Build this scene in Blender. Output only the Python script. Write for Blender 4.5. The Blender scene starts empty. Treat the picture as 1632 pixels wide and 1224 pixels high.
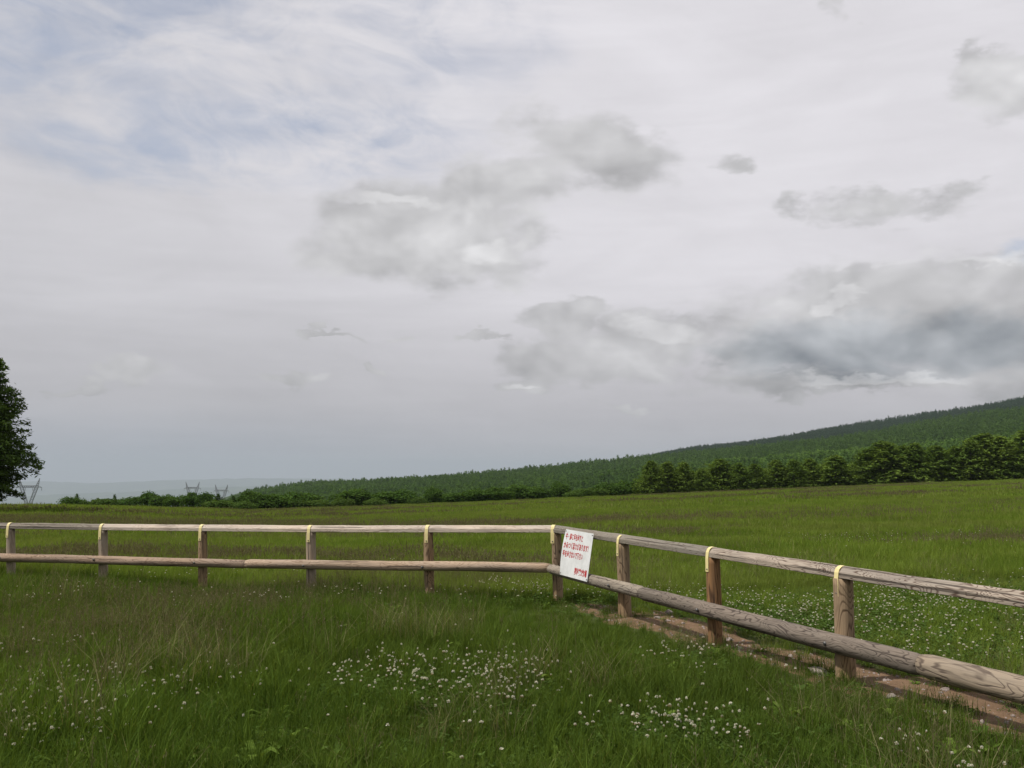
import bpy, math, random
import numpy as np
from mathutils import Vector, Matrix

random.seed(7)
rng = np.random.default_rng(7)
sc = bpy.context.scene
COL = sc.collection

# ------------------------------------------------------------------ camera, sky, sun, exposure
F_PX = 1550.0                       # focal length for a 1632 px wide picture
PITCH = math.atan(136 / F_PX)
EYE = 1.65
cam_data = bpy.data.cameras.new('camera')
cam_data.sensor_width = 36.0
cam_data.lens = 36.0 * F_PX / 1632.0
cam_data.clip_start = 0.1
cam_data.clip_end = 200000
cam = bpy.data.objects.new('camera', cam_data)
COL.objects.link(cam)
cam.location = (0, 0, EYE)
cam.rotation_euler = (math.pi / 2 + PITCH, 0, 0)
sc.camera = cam

SUN_DIR = Vector((-0.72, -0.20, 1.12)).normalized()      # towards the sun: high, left and a little behind
SUN_ELEV = math.asin(SUN_DIR.z)
SUN_ROT = math.atan2(SUN_DIR.x, SUN_DIR.y)

sun_data = bpy.data.lights.new('sun', 'SUN')
sun_data.energy = 4.5
sun_data.angle = math.radians(2.0)
sun_data.color = (1.0, 0.95, 0.87)
sun = bpy.data.objects.new('sun', sun_data)
COL.objects.link(sun)
sun.rotation_euler = (-SUN_DIR).to_track_quat('-Z', 'Y').to_euler()
sun.location = (-60, -30, 110)

sc.view_settings.view_transform = 'Standard'
sc.view_settings.look = 'None'
sc.view_settings.exposure = 0.0
sc.view_settings.gamma = 1.0
sc.view_settings.use_curve_mapping = False
sc.render.engine = 'CYCLES'
sc.cycles.max_bounces = 6
sc.cycles.diffuse_bounces = 3
sc.cycles.glossy_bounces = 2
sc.cycles.transmission_bounces = 3
sc.cycles.transparent_max_bounces = 8
sc.cycles.volume_bounces = 1
sc.cycles.use_denoising = True


def bearing(x, y):
    """sight line for a point of the 1632x1224 image, in pixels: (sideways, up) per metre forward"""
    a = (x - 816) / F_PX
    b = -(y - 612) / F_PX
    d = np.cos(PITCH) - b * np.sin(PITCH)
    return a / d, (np.sin(PITCH) + b * np.cos(PITCH)) / d


class NT:
    """tiny node-graph helper"""
    def __init__(self, tree):
        self.t = tree
        self.l = tree.links

    def n(self, kind, **kw):
        nd = self.t.nodes.new(kind)
        for k, v in kw.items():
            setattr(nd, k, v)
        return nd

    def put(self, sock, v):
        if v is None:
            return
        if isinstance(v, bpy.types.NodeSocket):
            self.l.new(v, sock)
        else:
            if hasattr(sock, 'default_value'):
                dv = sock.default_value
                if hasattr(dv, '__len__') and not hasattr(v, '__len__'):
                    v = (v,) * len(dv)
                elif hasattr(dv, '__len__') and len(dv) == 4 and len(v) == 3:
                    v = (*v, 1.0)
                sock.default_value = v

    def m(self, op, a, b=None, c=None, clamp=False):
        nd = self.n('ShaderNodeMath', operation=op, use_clamp=clamp)
        for s, v in zip(nd.inputs, (a, b, c)):
            self.put(s, v)
        return nd.outputs[0]

    def vm(self, op, a, b=None):
        nd = self.n('ShaderNodeVectorMath', operation=op)
        self.put(nd.inputs[0], a)
        self.put(nd.inputs[1], b)
        return nd.outputs[0]

    def sep(self, v):
        nd = self.n('ShaderNodeSeparateXYZ')
        self.put(nd.inputs[0], v)
        return nd.outputs

    def comb(self, x, y, z):
        nd = self.n('ShaderNodeCombineXYZ')
        for s, v in zip(nd.inputs, (x, y, z)):
            self.put(s, v)
        return nd.outputs[0]

    def noise(self, vec, scale, detail=3, rough=0.55, dist=0.0):
        nd = self.n('ShaderNodeTexNoise')
        self.put(nd.inputs['Vector'], vec)
        nd.inputs['Scale'].default_value = scale
        nd.inputs['Detail'].default_value = detail
        nd.inputs['Roughness'].default_value = rough
        nd.inputs['Distortion'].default_value = dist
        return nd.outputs['Fac']

    def step(self, v, lo, hi, a=0.0, b=1.0):
        nd = self.n('ShaderNodeMapRange', interpolation_type='SMOOTHSTEP')
        self.put(nd.inputs['Value'], v)
        nd.inputs['From Min'].default_value = lo
        nd.inputs['From Max'].default_value = hi
        nd.inputs['To Min'].default_value = a
        nd.inputs['To Max'].default_value = b
        return nd.outputs[0]

    def mix(self, f, a, b, blend='MIX'):
        nd = self.n('ShaderNodeMix', data_type='RGBA', blend_type=blend)
        self.put(nd.inputs[0], f)
        self.put(nd.inputs[6], a)
        self.put(nd.inputs[7], b)
        return nd.outputs[2]


# ---- world: Nishita sky seen through a thin veil, with broken cumulus below it
world = bpy.data.worlds.new('World')
sc.world = world
world.use_nodes = True
wt = world.node_tree
wt.nodes.clear()
g = NT(wt)
wout = g.n('ShaderNodeOutputWorld')
sky = g.n('ShaderNodeTexSky', sky_type='NISHITA')
sky.sun_disc = False
sky.sun_elevation = SUN_ELEV
sky.sun_rotation = SUN_ROT
sky.altitude = 1200
tc = g.n('ShaderNodeTexCoord')
D = tc.outputs['Generated']
dx, dy, dz = g.sep(D)
AZ = g.m('ARCTAN2', dx, dy)
EL = g.m('ARCSINE', dz)


def sky_dir(x, y):
    a, e = bearing(x, y)
    return math.atan2(a, 1), math.atan2(e, math.hypot(a, 1))


wv = g.vm('MULTIPLY', D, (1, 1, 2.2))
n1 = g.n('ShaderNodeTexNoise')
g.put(n1.inputs['Vector'], wv)
n1.inputs['Scale'].default_value = 9.0
n1.inputs['Detail'].default_value = 5
n1.inputs['Roughness'].default_value = 0.6
wc = g.sep(n1.outputs['Color'])
n1b = g.n('ShaderNodeTexNoise')
g.put(n1b.inputs['Vector'], wv)
n1b.inputs['Scale'].default_value = 34.0
n1b.inputs['Detail'].default_value = 4
wc2 = g.sep(n1b.outputs['Color'])
AZW = g.m('ADD', g.m('ADD', AZ, g.m('MULTIPLY', g.m('SUBTRACT', wc[0], 0.5), 0.13)), g.m('MULTIPLY', g.m('SUBTRACT', wc2[0], 0.5), 0.035))
ELW = g.m('ADD', g.m('ADD', EL, g.m('MULTIPLY', g.m('SUBTRACT', wc[1], 0.5), 0.075)), g.m('MULTIPLY', g.m('SUBTRACT', wc2[1], 0.5), 0.028))


def blob(x, y, w, h, az=None, el=None, tilt=0.0):
    a, e = sky_dir(x, y)
    u = g.m('SUBTRACT', az if az is not None else AZW, a)
    v = g.m('SUBTRACT', el if el is not None else ELW, e)
    if tilt:
        u2 = g.m('ADD', g.m('MULTIPLY', u, math.cos(tilt)), g.m('MULTIPLY', v, math.sin(tilt)))
        v = g.m('SUBTRACT', g.m('MULTIPLY', v, math.cos(tilt)), g.m('MULTIPLY', u, math.sin(tilt)))
        u = u2
    u = g.m('DIVIDE', u, w / F_PX)
    v = g.m('DIVIDE', v, h / F_PX)
    r = g.m('ADD', g.m('MULTIPLY', u, u), g.m('MULTIPLY', v, v))
    return g.m('SUBTRACT', 1.0, r)           # 1 in the middle, 0 on the rim


def union(items):
    f = items[0]
    for i in items[1:]:
        f = g.m('SMOOTH_MAX', f, i, 0.35)
    return f


# high veil: streaky, thin towards the upper left where blue shows through
vs = g.vm('MULTIPLY', D, (1, 1, 3.2))
streak = g.noise(vs, 4.2, 5, 0.55, 0.8)
wisps = g.noise(g.vm('MULTIPLY', g.vm('ADD', D, g.comb(g.m('MULTIPLY', dz, 0.6), 0, 0)), (1, 1, 2.0)), 11, 6, 0.62, 0.9)
bl = g.m('MAXIMUM', g.m('MULTIPLY', blob(90, -40, 620, 190, tilt=0.12), 1.15), blob(420, 215, 400, 95, tilt=0.08))
bl = g.m('MAXIMUM', bl, g.m('MULTIPLY', blob(660, 20, 260, 150), 0.8))
bl = g.m('MAXIMUM', bl, g.m('MULTIPLY', blob(1640, 405, 60, 24), 1.4))
high_el = g.step(EL, math.radians(34), math.radians(55))
bl = g.m('MAXIMUM', g.step(bl, -0.35, 1.1), g.m('MULTIPLY', high_el, 0.45))
blue = g.m('MULTIPLY', bl, g.step(g.m('ADD', g.m('MULTIPLY', streak, 0.5), g.m('MULTIPLY', wisps, 0.5)), 0.66, 0.34), clamp=True)
blue = g.m('MULTIPLY', blue, 0.58, clamp=True)
bright = g.m('MULTIPLY', g.step(AZ, -0.62, 0.20), g.step(EL, 0.02, 0.24))
vl = g.m('ADD', 0.500, g.m('MULTIPLY', bright, 0.12))
vl = g.m('ADD', vl, g.m('MULTIPLY', g.step(EL, 0.02, 0.24), 0.125))
vl = g.m('ADD', vl, g.m('MULTIPLY', g.m('MULTIPLY', g.m('SUBTRACT', streak, 0.5), 0.20), g.step(EL, 0.0, 0.15, 0.4, 1.0)))
vl = g.m('ADD', vl, g.m('MULTIPLY', g.m('SUBTRACT', wisps, 0.5), 0.05))
bands = g.noise(g.vm('MULTIPLY', D, (1.2, 1.2, 16.0)), 5.0, 4, 0.55, 0.3)     # long low streaks
vl = g.m('ADD', vl, g.m('MULTIPLY', g.m('SUBTRACT', bands, 0.5), 0.07))
warm = g.m('MULTIPLY', g.step(AZ, -0.5, 0.3), 0.008)
lowblue = g.m('MULTIPLY', g.step(EL, 0.0, 0.075, 1.0, 0.0), g.step(AZ, -0.36, 0.05, 1.0, 0.25))
vl = g.m('SUBTRACT', vl, g.m('MULTIPLY', lowblue, 0.075))
VEIL = g.comb(g.m('SUBTRACT', g.m('ADD', vl, warm), g.m('MULTIPLY', lowblue, 0.03)), g.m('MULTIPLY', vl, 0.988), g.m('ADD', g.m('MULTIPLY', vl, 1.038), g.m('MULTIPLY', lowblue, 0.03)))

# broken low clouds
cum = union([blob(655, 372, 150, 88, tilt=0.1), blob(775, 395, 110, 50), blob(600, 415, 95, 42), blob(955, 250, 125, 58, tilt=-0.28),
             blob(800, 300, 150, 48, tilt=0.12), blob(1600, 135, 75, 42, tilt=-0.35), blob(1556, 98, 30, 36),
             blob(1470, 500, 290, 84), blob(1400, 520, 250, 80), blob(1600, 550, 150, 80), blob(1225, 560, 90, 34), blob(1330, 605, 190, 20)])
cum2 = union([blob(1055, 538, 100, 46), blob(930, 575, 140, 38), blob(850, 620, 62, 15), blob(900, 508, 70, 26),
              blob(215, 597, 58, 17), blob(450, 612, 56, 14), blob(512, 542, 44, 7), blob(625, 545, 32, 6), blob(770, 545, 44, 9),
              blob(606, 595, 14, 8), blob(1262, 630, 26, 11), blob(1010, 648, 34, 8), blob(1520, 600, 130, 20), blob(130, 612, 40, 9)])
cum3 = union([blob(1415, 335, 130, 26, tilt=-0.05), blob(1515, 318, 60, 26), blob(1288, 328, 34, 24), blob(1180, 250, 42, 24), blob(1350, 15, 24, 38)])
fine = g.noise(wv, 26, 7, 0.62)
puff = g.noise(g.vm('MULTIPLY', D, (1, 1, 1.5)), 13, 7, 0.58, 0.3)
d1 = g.m('ADD', cum, g.m('ADD', g.m('MULTIPLY', g.m('SUBTRACT', puff, 0.5), 1.7), g.m('MULTIPLY', g.m('SUBTRACT', fine, 0.5), 1.5)))
d2 = g.m('ADD', cum2, g.m('ADD', g.m('MULTIPLY', g.m('SUBTRACT', puff, 0.5), 1.6), g.m('MULTIPLY', g.m('SUBTRACT', fine, 0.5), 1.5)))
a1 = g.m('MULTIPLY', g.step(d1, -0.60, 0.75), 0.82)
a2 = g.m('MULTIPLY', g.step(d2, -0.45, 0.60), 0.72)
d3 = g.m('ADD', cum3, g.m('ADD', g.m('MULTIPLY', g.m('SUBTRACT', puff, 0.5), 2.6), g.m('MULTIPLY', g.m('SUBTRACT', fine, 0.5), 2.2)))
a3 = g.m('MULTIPLY', g.step(d3, -0.1, 1.3), 0.85)
alpha = g.m('MAXIMUM', g.m('MAXIMUM', a1, a2), a3)
# relief of the puffs: density here minus density a little higher up
puff_s = g.noise(g.vm('MULTIPLY', D, (1, 1, 1.5)), 11, 3, 0.45, 0.2)
puff_up = g.noise(g.vm('MULTIPLY', g.vm('ADD', D, (-0.006, 0.0, 0.016)), (1, 1, 1.5)), 11, 3, 0.45, 0.2)
relief = g.m('SUBTRACT', puff_s, puff_up)
lit = g.m('MAXIMUM', g.step(union([blob(790, 392, 85, 28), blob(620, 318, 85, 18), blob(1058, 525, 80, 28), blob(1330, 480, 40, 18),
                                    blob(1400, 415, 150, 14), blob(1560, 412, 70, 12), blob(1390, 603, 150, 12), blob(845, 622, 40, 8)]), 0.0, 0.9), 0.0)
dark = g.step(g.m('ADD', union([blob(1390, 562, 230, 34), blob(1560, 540, 150, 40), blob(1290, 540, 110, 36)]), g.m('MULTIPLY', g.m('SUBTRACT', puff_s, 0.5), 0.6)), -0.8, 1.0)
body = g.step(union([blob(1450, 520, 300, 95), blob(1600, 560, 160, 80)]), -0.2, 0.7)
core = g.step(g.m('MAXIMUM', d1, d2), 0.2, 1.1)
cl = g.m('ADD', g.m('ADD', 0.525, g.m('MULTIPLY', core, 0.045)), g.m('MULTIPLY', relief, 1.15))
cl = g.m('ADD', cl, g.m('MULTIPLY', lit, 0.16))
cl = g.m('SUBTRACT', cl, g.m('ADD', g.m('MULTIPLY', dark, 0.125), g.m('MULTIPLY', body, 0.045)))
cl = g.m('ADD', cl, g.m('MULTIPLY', g.m('SUBTRACT', fine, 0.5), 0.07))
cl = g.m('ADD', cl, g.m('MULTIPLY', g.step(EL, 0.02, 0.30, -0.05, 0.05), 1.0))
CLOUD = g.comb(g.m('SUBTRACT', cl, g.m('MULTIPLY', dark, 0.030)), g.m('MULTIPLY', cl, 0.995), g.m('ADD', g.m('MULTIPLY', cl, 1.005), g.m('MULTIPLY', dark, 0.025)))
allc = g.mix(alpha, VEIL, CLOUD)
bg_sky = g.n('ShaderNodeBackground')
g.put(bg_sky.inputs[0], sky.outputs[0])
bg_sky.inputs[1].default_value = 0.12
bg_cl = g.n('ShaderNodeBackground')
g.put(bg_cl.inputs[0], allc)
bg_cl.inputs[1].default_value = 1.0
ms = g.n('ShaderNodeMixShader')
g.put(ms.inputs[0], g.m('SUBTRACT', 1.0, g.m('MULTIPLY', blue, g.m('SUBTRACT', 1.0, alpha))))
wt.links.new(bg_sky.outputs[0], ms.inputs[1])
wt.links.new(bg_cl.outputs[0], ms.inputs[2])
wt.links.new(ms.outputs[0], wout.inputs['Surface'])
world.cycles.sampling_method = 'MANUAL'
world.cycles.sample_map_resolution = 512


# ------------------------------------------------------------------ object helpers
def tag(o, label=None, cat=None, group=None, kind=None):
    if label:
        o['label'] = label
    if cat:
        o['category'] = cat
    if group:
        o['group'] = group
    if kind:
        o['kind'] = kind
    return o


def empty(name, loc=(0, 0, 0), rz=0.0):
    o = bpy.data.objects.new(name, None)
    o.empty_display_size = 0.2
    COL.objects.link(o)
    o.location = loc
    o.rotation_euler = (0, 0, rz)
    return o


def mesh_np(name, V, Fc, mat=None, smooth=False, attrs=None, uv=None):
    """V (n,3); Fc list of face-index arrays, each (m,k)"""
    me = bpy.data.meshes.new(name)
    V = np.asarray(V, dtype=np.float32)
    if not isinstance(Fc, (list, tuple)):
        Fc = [Fc]
    Fc = [np.asarray(f, dtype=np.int32) for f in Fc if len(f)]
    me.vertices.add(len(V))
    me.vertices.foreach_set('co', V.ravel())
    nl = sum(f.size for f in Fc)
    npoly = sum(len(f) for f in Fc)
    me.loops.add(nl)
    me.loops.foreach_set('vertex_index', np.concatenate([f.ravel() for f in Fc]))
    me.polygons.add(npoly)
    tot = np.concatenate([np.full(len(f), f.shape[1], dtype=np.int32) for f in Fc])
    st = np.concatenate([[0], np.cumsum(tot)[:-1]]).astype(np.int32)
    me.polygons.foreach_set('loop_start', st)
    me.polygons.foreach_set('loop_total', tot)
    me.polygons.foreach_set('use_smooth', np.full(npoly, bool(smooth)))
    me.update(calc_edges=True)
    if attrs:
        for k, (typ, dom, data) in attrs.items():
            at = me.attributes.new(k, typ, dom)
            at.data.foreach_set('vector' if typ == 'FLOAT_VECTOR' else 'value', np.asarray(data, dtype=np.int32 if typ == 'INT' else np.float32).ravel())
    me.validate()
    if mat:
        for mm in (mat if isinstance(mat, (list, tuple)) else [mat]):
            me.materials.append(mm)
    return me


def ob(name, me, parent=None, loc=None, rot=None):
    o = bpy.data.objects.new(name, me)
    COL.objects.link(o)
    if parent:
        o.parent = parent
    if loc is not None:
        o.location = loc
    if rot is not None:
        o.rotation_euler = rot
    return o


def mat(name):
    m = bpy.data.materials.new(name)
    m.use_nodes = True
    m.node_tree.nodes.clear()
    gg = NT(m.node_tree)
    out = gg.n('ShaderNodeOutputMaterial')
    return m, gg, out


def principled(gg, out, col, rough=0.8, spec=0.3, normal=None, **kw):
    p = gg.n('ShaderNodeBsdfPrincipled')
    gg.put(p.inputs['Base Color'], col)
    gg.put(p.inputs['Roughness'], rough)
    gg.put(p.inputs['Specular IOR Level'], spec)
    for k, v in kw.items():
        gg.put(p.inputs[k], v)
    if normal is not None:
        gg.l.new(normal, p.inputs['Normal'])
    gg.l.new(p.outputs[0], out.inputs['Surface'])
    return p


def bump(gg, h, strength=0.5, dist=0.01):
    b = gg.n('ShaderNodeBump')
    b.inputs['Strength'].default_value = strength
    b.inputs['Distance'].default_value = dist
    gg.put(b.inputs['Height'], h)
    return b.outputs[0]


def leaf_material(name, cols, world_scale=0.05, trans=0.35, patch=None, patch_scale=(0.05, 0.2), tint_amt=0.5, straw=None):
    """cols: (dark, light) leaf colours picked leaf by leaf; patch: another leaf colour that takes over in patches of the ground"""
    m, gg, out = mat(name)
    at = gg.n('ShaderNodeAttribute', attribute_name='tint')
    geo = gg.n('ShaderNodeNewGeometry')
    t = at.outputs['Fac']
    wn = gg.noise(geo.outputs['Position'], world_scale, 3, 0.6)
    f = gg.m('ADD', gg.m('MULTIPLY', t, tint_amt), gg.m('MULTIPLY', gg.step(wn, 0.3, 0.7), 1 - tint_amt), clamp=True)
    c = gg.mix(f, cols[0], cols[1])
    if straw:
        c = gg.mix(gg.m('MULTIPLY', gg.step(t, 0.95, 0.99), 0.8), c, straw)
    if patch:
        pv = gg.vm('MULTIPLY', geo.outputs['Position'], (patch_scale[0], patch_scale[1], 0))
        pn = gg.noise(pv, 1.0, 4, 0.6, 0.4)
        c = gg.mix(gg.m('MULTIPLY', gg.step(pn, 0.36, 0.72), 0.6), c, patch)
    d = gg.n('ShaderNodeBsdfDiffuse')
    gg.put(d.inputs[0], c)
    tr = gg.n('ShaderNodeBsdfTranslucent')
    gg.put(tr.inputs[0], gg.mix(1.0, c, (1.25, 1.15, 0.6, 1), 'MULTIPLY'))
    mx = gg.n('ShaderNodeMixShader')
    mx.inputs[0].default_value = trans
    gg.l.new(d.outputs[0], mx.inputs[1])
    gg.l.new(tr.outputs[0], mx.inputs[2])
    gg.l.new(mx.outputs[0], out.inputs['Surface'])
    return m


# ------------------------------------------------------------------ terrain heights
# columns: image x from left to right; for each the distance and grass-top image y of the field's far edge
XC = np.array([-700, 0, 100, 200, 300, 400, 600, 800, 1000, 1300, 1632, 2300], float)
ED = np.array([100, 100, 100, 120, 138, 150, 165, 175, 180, 190, 200, 215], float)
YE = np.array([808, 804, 804, 806, 810, 812.5, 806.5, 798.5, 789, 776, 763, 738], float)
X_RIDGE = np.array([250, 330, 380, 400, 450, 500, 600, 640, 700, 800, 900, 1000, 1100, 1180, 1250, 1290, 1370, 1450, 1550, 1632, 2300], float)
Y_RIDGE = np.array([832, 802, 787, 782, 773, 767, 764, 760, 756, 750, 740, 730, 718, 710, 703, 699, 689, 674, 657, 643, 525], float)
X_LOW = np.array([250, 330, 400, 600, 800, 1000, 1300, 1632, 2300], float)
Y_LOW = np.array([840, 815, 806, 796, 786, 772, 736, 708, 640], float)
X_R2 = np.array([700, 1000, 1050, 1100, 1180, 1250, 1290, 1350, 1400, 1450, 1500, 1550, 1632, 2300], float)
Y_R2 = np.array([775, 732, 722, 712, 703, 692, 685, 674, 666, 657, 649, 641, 625, 500], float)
CAN = 9.5                        # canopy height on the hill


def zl(x, y, dist):
    return EYE + bearing(x, y)[1] * dist


NR = 330
rad = np.concatenate([np.linspace(0.6, 40, 90)[:-1], np.geomspace(40, 58000, NR - 89)])
front = np.radians(np.linspace(-50, 50, 221))
back = np.radians(np.linspace(50, 310, 66))[1:-1]
azs = np.concatenate([front, back])
NA = len(azs)


def column(az):
    azf = az if az <= math.pi else az - 2 * math.pi
    a = max(-0.97, min(0.97, azf))
    x = 816 + F_PX * math.tan(max(-0.72, min(0.72, a)))
    x = min(2300, max(-700, x))
    c = math.cos(max(-0.72, min(0.72, a)))
    e = np.interp(x, XC, ED)
    ze = zl(x, np.interp(x, XC, YE), e) - 0.27
    hill = np.interp(x, [250, 400], [0, 1])
    kn = [(0.0, 0.0), (11.0, 0.0), (e, ze)]
    # valley side
    vs_ = [(e * 1.06, ze - 0.25), (200, min(ze - 1.2, -6.5) if x < 400 else ze - 1.5), (450, -24), (600, -33), (1200, -62), (1400, -68), (1700, -80), (2500, -130), (6000, -330), (20000, -850), (90000, -850)]
    low = zl(x, np.interp(x, X_LOW, Y_LOW), 600) - CAN
    rd = zl(x, np.interp(x, X_RIDGE, Y_RIDGE), 1400) - CAN
    r2 = zl(x, np.interp(x, X_R2, Y_R2), 2500) - CAN
    hs = [(e * 1.06, ze - 0.1), (230, ze - 2.0 + 2.2 * np.interp(x, [900, 1600], [0, 1])), (450, 0.6 * low + 0.4 * ze - 3), (600, low), (1000, zl(x, 0.45 * np.interp(x, X_LOW, Y_LOW) + 0.55 * np.interp(x, X_RIDGE, Y_RIDGE), 1000) - CAN), (1400, rd),
          (1700, rd - 9), (2500, max(r2, -60) if x > 900 else min(r2, -60)), (3200, max(-60, r2 - 20)), (6500, -340), (20000, -850), (90000, -850)]
    rr = [k[0] for k in kn]
    zz = [k[1] for k in kn]
    zv = np.interp(rad * c, rr + [k[0] for k in vs_], zz + [k[1] for k in vs_])
    zh = np.interp(rad * c, rr + [k[0] for k in hs], zz + [k[1] for k in hs])
    return zv * (1 - hill) + zh * hill


H = np.array([column(a if a <= math.pi else a) for a in azs])          # (NA, NR)
# ease the kinks along the radius, keep the fence yard as read off image coordinates
Hs = H.copy()
for _ in range(2):
    Hs[:, 1:-1] = 0.25 * Hs[:, :-2] + 0.5 * Hs[:, 1:-1] + 0.25 * Hs[:, 2:]
for _ in range(2):
    Hs = 0.25 * np.roll(Hs, 1, 0) + 0.5 * Hs + 0.25 * np.roll(Hs, -1, 0)
H = Hs
GX = np.sin(azs)[:, None] * rad[None, :]
GY = np.cos(azs)[:, None] * rad[None, :]


def undul(x, y):
    r = np.hypot(x, y)
    w = np.clip((r - 9) / 25, 0, 1)
    a = 0.05 * np.sin(x * 0.31 + 1.1) * np.sin(y * 0.23 + 0.4) + 0.06 * np.sin(x * 0.11 - y * 0.17) * w
    b = np.clip((r - 350) / 400, 0, 1) * (2.0 * np.sin(x * 0.012 + 0.3 * np.sin(y * 0.01)) * np.sin(y * 0.009 + 1.0) + 1.0 * np.sin(x * 0.031 + y * 0.02)) * (r < 5000)
    n = 0.018 * np.sin(x * 1.7 + 2 * np.sin(y * 1.1)) * np.sin(y * 1.9)
    return a * (0.5 + 0.5 * w) + b + n * np.clip((60 - r) / 30, 0, 1)


H = H + undul(GX, GY)


def ground(x, y):
    """terrain height at world points, from the same grid the mesh is made of"""
    x = np.atleast_1d(np.asarray(x, float))
    y = np.atleast_1d(np.asarray(y, float))
    az = np.arctan2(x, y)
    az = np.where(az < azs[0], az + 2 * np.pi, az)
    azx = np.append(azs, azs[0] + 2 * np.pi)
    i = np.clip(np.searchsorted(azx, az, side='right') - 1, 0, NA - 1)
    t = (az - azx[i]) / (azx[i + 1] - azx[i])
    r = np.clip(np.hypot(x, y), rad[0], rad[-1] - 1)
    j = np.clip(np.searchsorted(rad, r, side='right') - 1, 0, NR - 2)
    s = (r - rad[j]) / (rad[j + 1] - rad[j])
    i2 = (i + 1) % NA
    return (H[i, j] * (1 - t) * (1 - s) + H[i2, j] * t * (1 - s) + H[i, j + 1] * (1 - t) * s + H[i2, j + 1] * t * s)


def gz(x, y):
    return float(ground(x, y)[0])


Vt = np.stack([GX, GY, H], -1).reshape(-1, 3)
Vt = np.vstack([Vt, [[0, 0, float(H[:, 0].mean())]]])
ia = np.arange(NA)[:, None]
ja = np.arange(NR - 1)[None, :]
i2 = (ia + 1) % NA
quads = np.stack([(ia * NR + ja), (ia * NR + ja + 1), (i2 * NR + ja + 1), (i2 * NR + ja)], -1).reshape(-1, 4)
tris = np.stack([np.full(NA, NA * NR), np.arange(NA) * NR, ((np.arange(NA) + 1) % NA) * NR], -1)

# ground material: soil and thatch under the grass, forest floor on the hill, hazy farmland on the plain
m_ground, gg, out = mat('ground_soil_and_turf')
geo = gg.n('ShaderNodeNewGeometry')
P = geo.outputs['Position']
px_, py_, pz_ = gg.sep(P)
r_ = gg.n('ShaderNodeVectorMath', operation='LENGTH')
gg.put(r_.inputs[0], P)
R_ = r_.outputs['Value']
na = gg.noise(P, 0.9, 6, 0.65)
nb = gg.noise(gg.vm('MULTIPLY', P, (0.045, 0.16, 0)), 1.0, 4, 0.6, 0.4)
nc = gg.noise(P, 9.0, 5, 0.7)
turf = gg.mix(gg.step(na, 0.35, 0.65), (0.034, 0.054, 0.014), (0.065, 0.090, 0.024))
turf = gg.mix(gg.m('MULTIPLY', gg.step(nc, 0.5, 0.7), 0.5), turf, (0.060, 0.050, 0.026))
turf = gg.mix(gg.m('MULTIPLY', gg.step(nb, 0.42, 0.64), 0.8), turf, (0.072, 0.066, 0.030))
wood = gg.mix(gg.step(gg.noise(P, 0.05, 4), 0.4, 0.6), (0.018, 0.034, 0.010), (0.04, 0.07, 0.02))
c = gg.mix(gg.step(R_, 215, 260), turf, wood)
vor = gg.n('ShaderNodeTexVoronoi')
gg.put(vor.inputs['Vector'], P)
vor.inputs['Scale'].default_value = 0.0035
plain = gg.mix(gg.step(gg.noise(P, 0.0016, 5, 0.7), 0.45, 0.62), (0.035, 0.06, 0.02), (0.12, 0.14, 0.08))
plain = gg.mix(gg.m('MULTIPLY', gg.step(gg.noise(P, 0.006, 5, 0.75), 0.60, 0.68), 0.7), plain, (0.42, 0.42, 0.42))
c = gg.mix(gg.step(R_, 4500, 6500), c, plain)
principled(gg, out, c, 0.95, 0.1, bump(gg, gg.m('ADD', nc, na), 0.6, 0.05))
terrain = ob('ground', mesh_np('ground', Vt, [quads[:, ::-1], tris[:, ::-1]], m_ground, smooth=True))
tag(terrain, kind='structure')

# distant hill ranges across the plain
m_hills, gg, out = mat('far_wooded_hills')
geo = gg.n('ShaderNodeNewGeometry')
hn = gg.noise(geo.outputs['Position'], 0.002, 6, 0.65)
principled(gg, out, gg.mix(gg.step(hn, 0.4, 0.6), (0.022, 0.045, 0.02), (0.05, 0.08, 0.03)), 0.95, 0.05)


def far_range(name, prof, dist, depth, n=160, rough=18):
    xs = np.linspace(prof[0][0], prof[-1][0], n)
    ys = np.interp(xs, [p[0] for p in prof], [p[1] for p in prof])
    rows = []
    loc = np.random.default_rng(int(dist))
    wob = np.convolve(loc.normal(0, 1, n + 8), np.ones(9) / 9, 'valid') * rough
    for t in np.linspace(-1, 1, 17):
        dd = dist + t * depth
        a, e = bearing(xs, ys)
        top = EYE + e * dist + wob
        h = (top + 852) * (np.cos(t * np.pi / 2) ** 1.2) - 852
        h = h + loc.normal(0, rough * 0.35, n) * (1 - t * t)
        rows.append(np.stack([a * dist * (1 + 0.25 * t * depth / dist), np.full(n, dd), h], -1))
    V = np.array(rows)
    k, n_ = V.shape[:2]
    i = np.arange(k - 1)[:, None]
    j = np.arange(n_ - 1)[None, :]
    q = np.stack([i * n_ + j, i * n_ + j + 1, (i + 1) * n_ + j + 1, (i + 1) * n_ + j], -1).reshape(-1, 4)
    return tag(ob(name, mesh_np(name, V.reshape(-1, 3), [q], m_hills, smooth=True)), kind='structure')


far_range('hills', [(-900, 786), (-200, 792), (0, 795), (80, 789), (170, 787), (260, 781), (330, 777), (420, 775), (560, 771), (700, 772), (900, 790)], 23000, 3500, rough=22)
far_range('hills', [(-900, 770), (0, 768), (150, 770), (300, 764), (450, 762), (600, 764), (800, 770)], 33000, 4200, rough=32)

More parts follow.
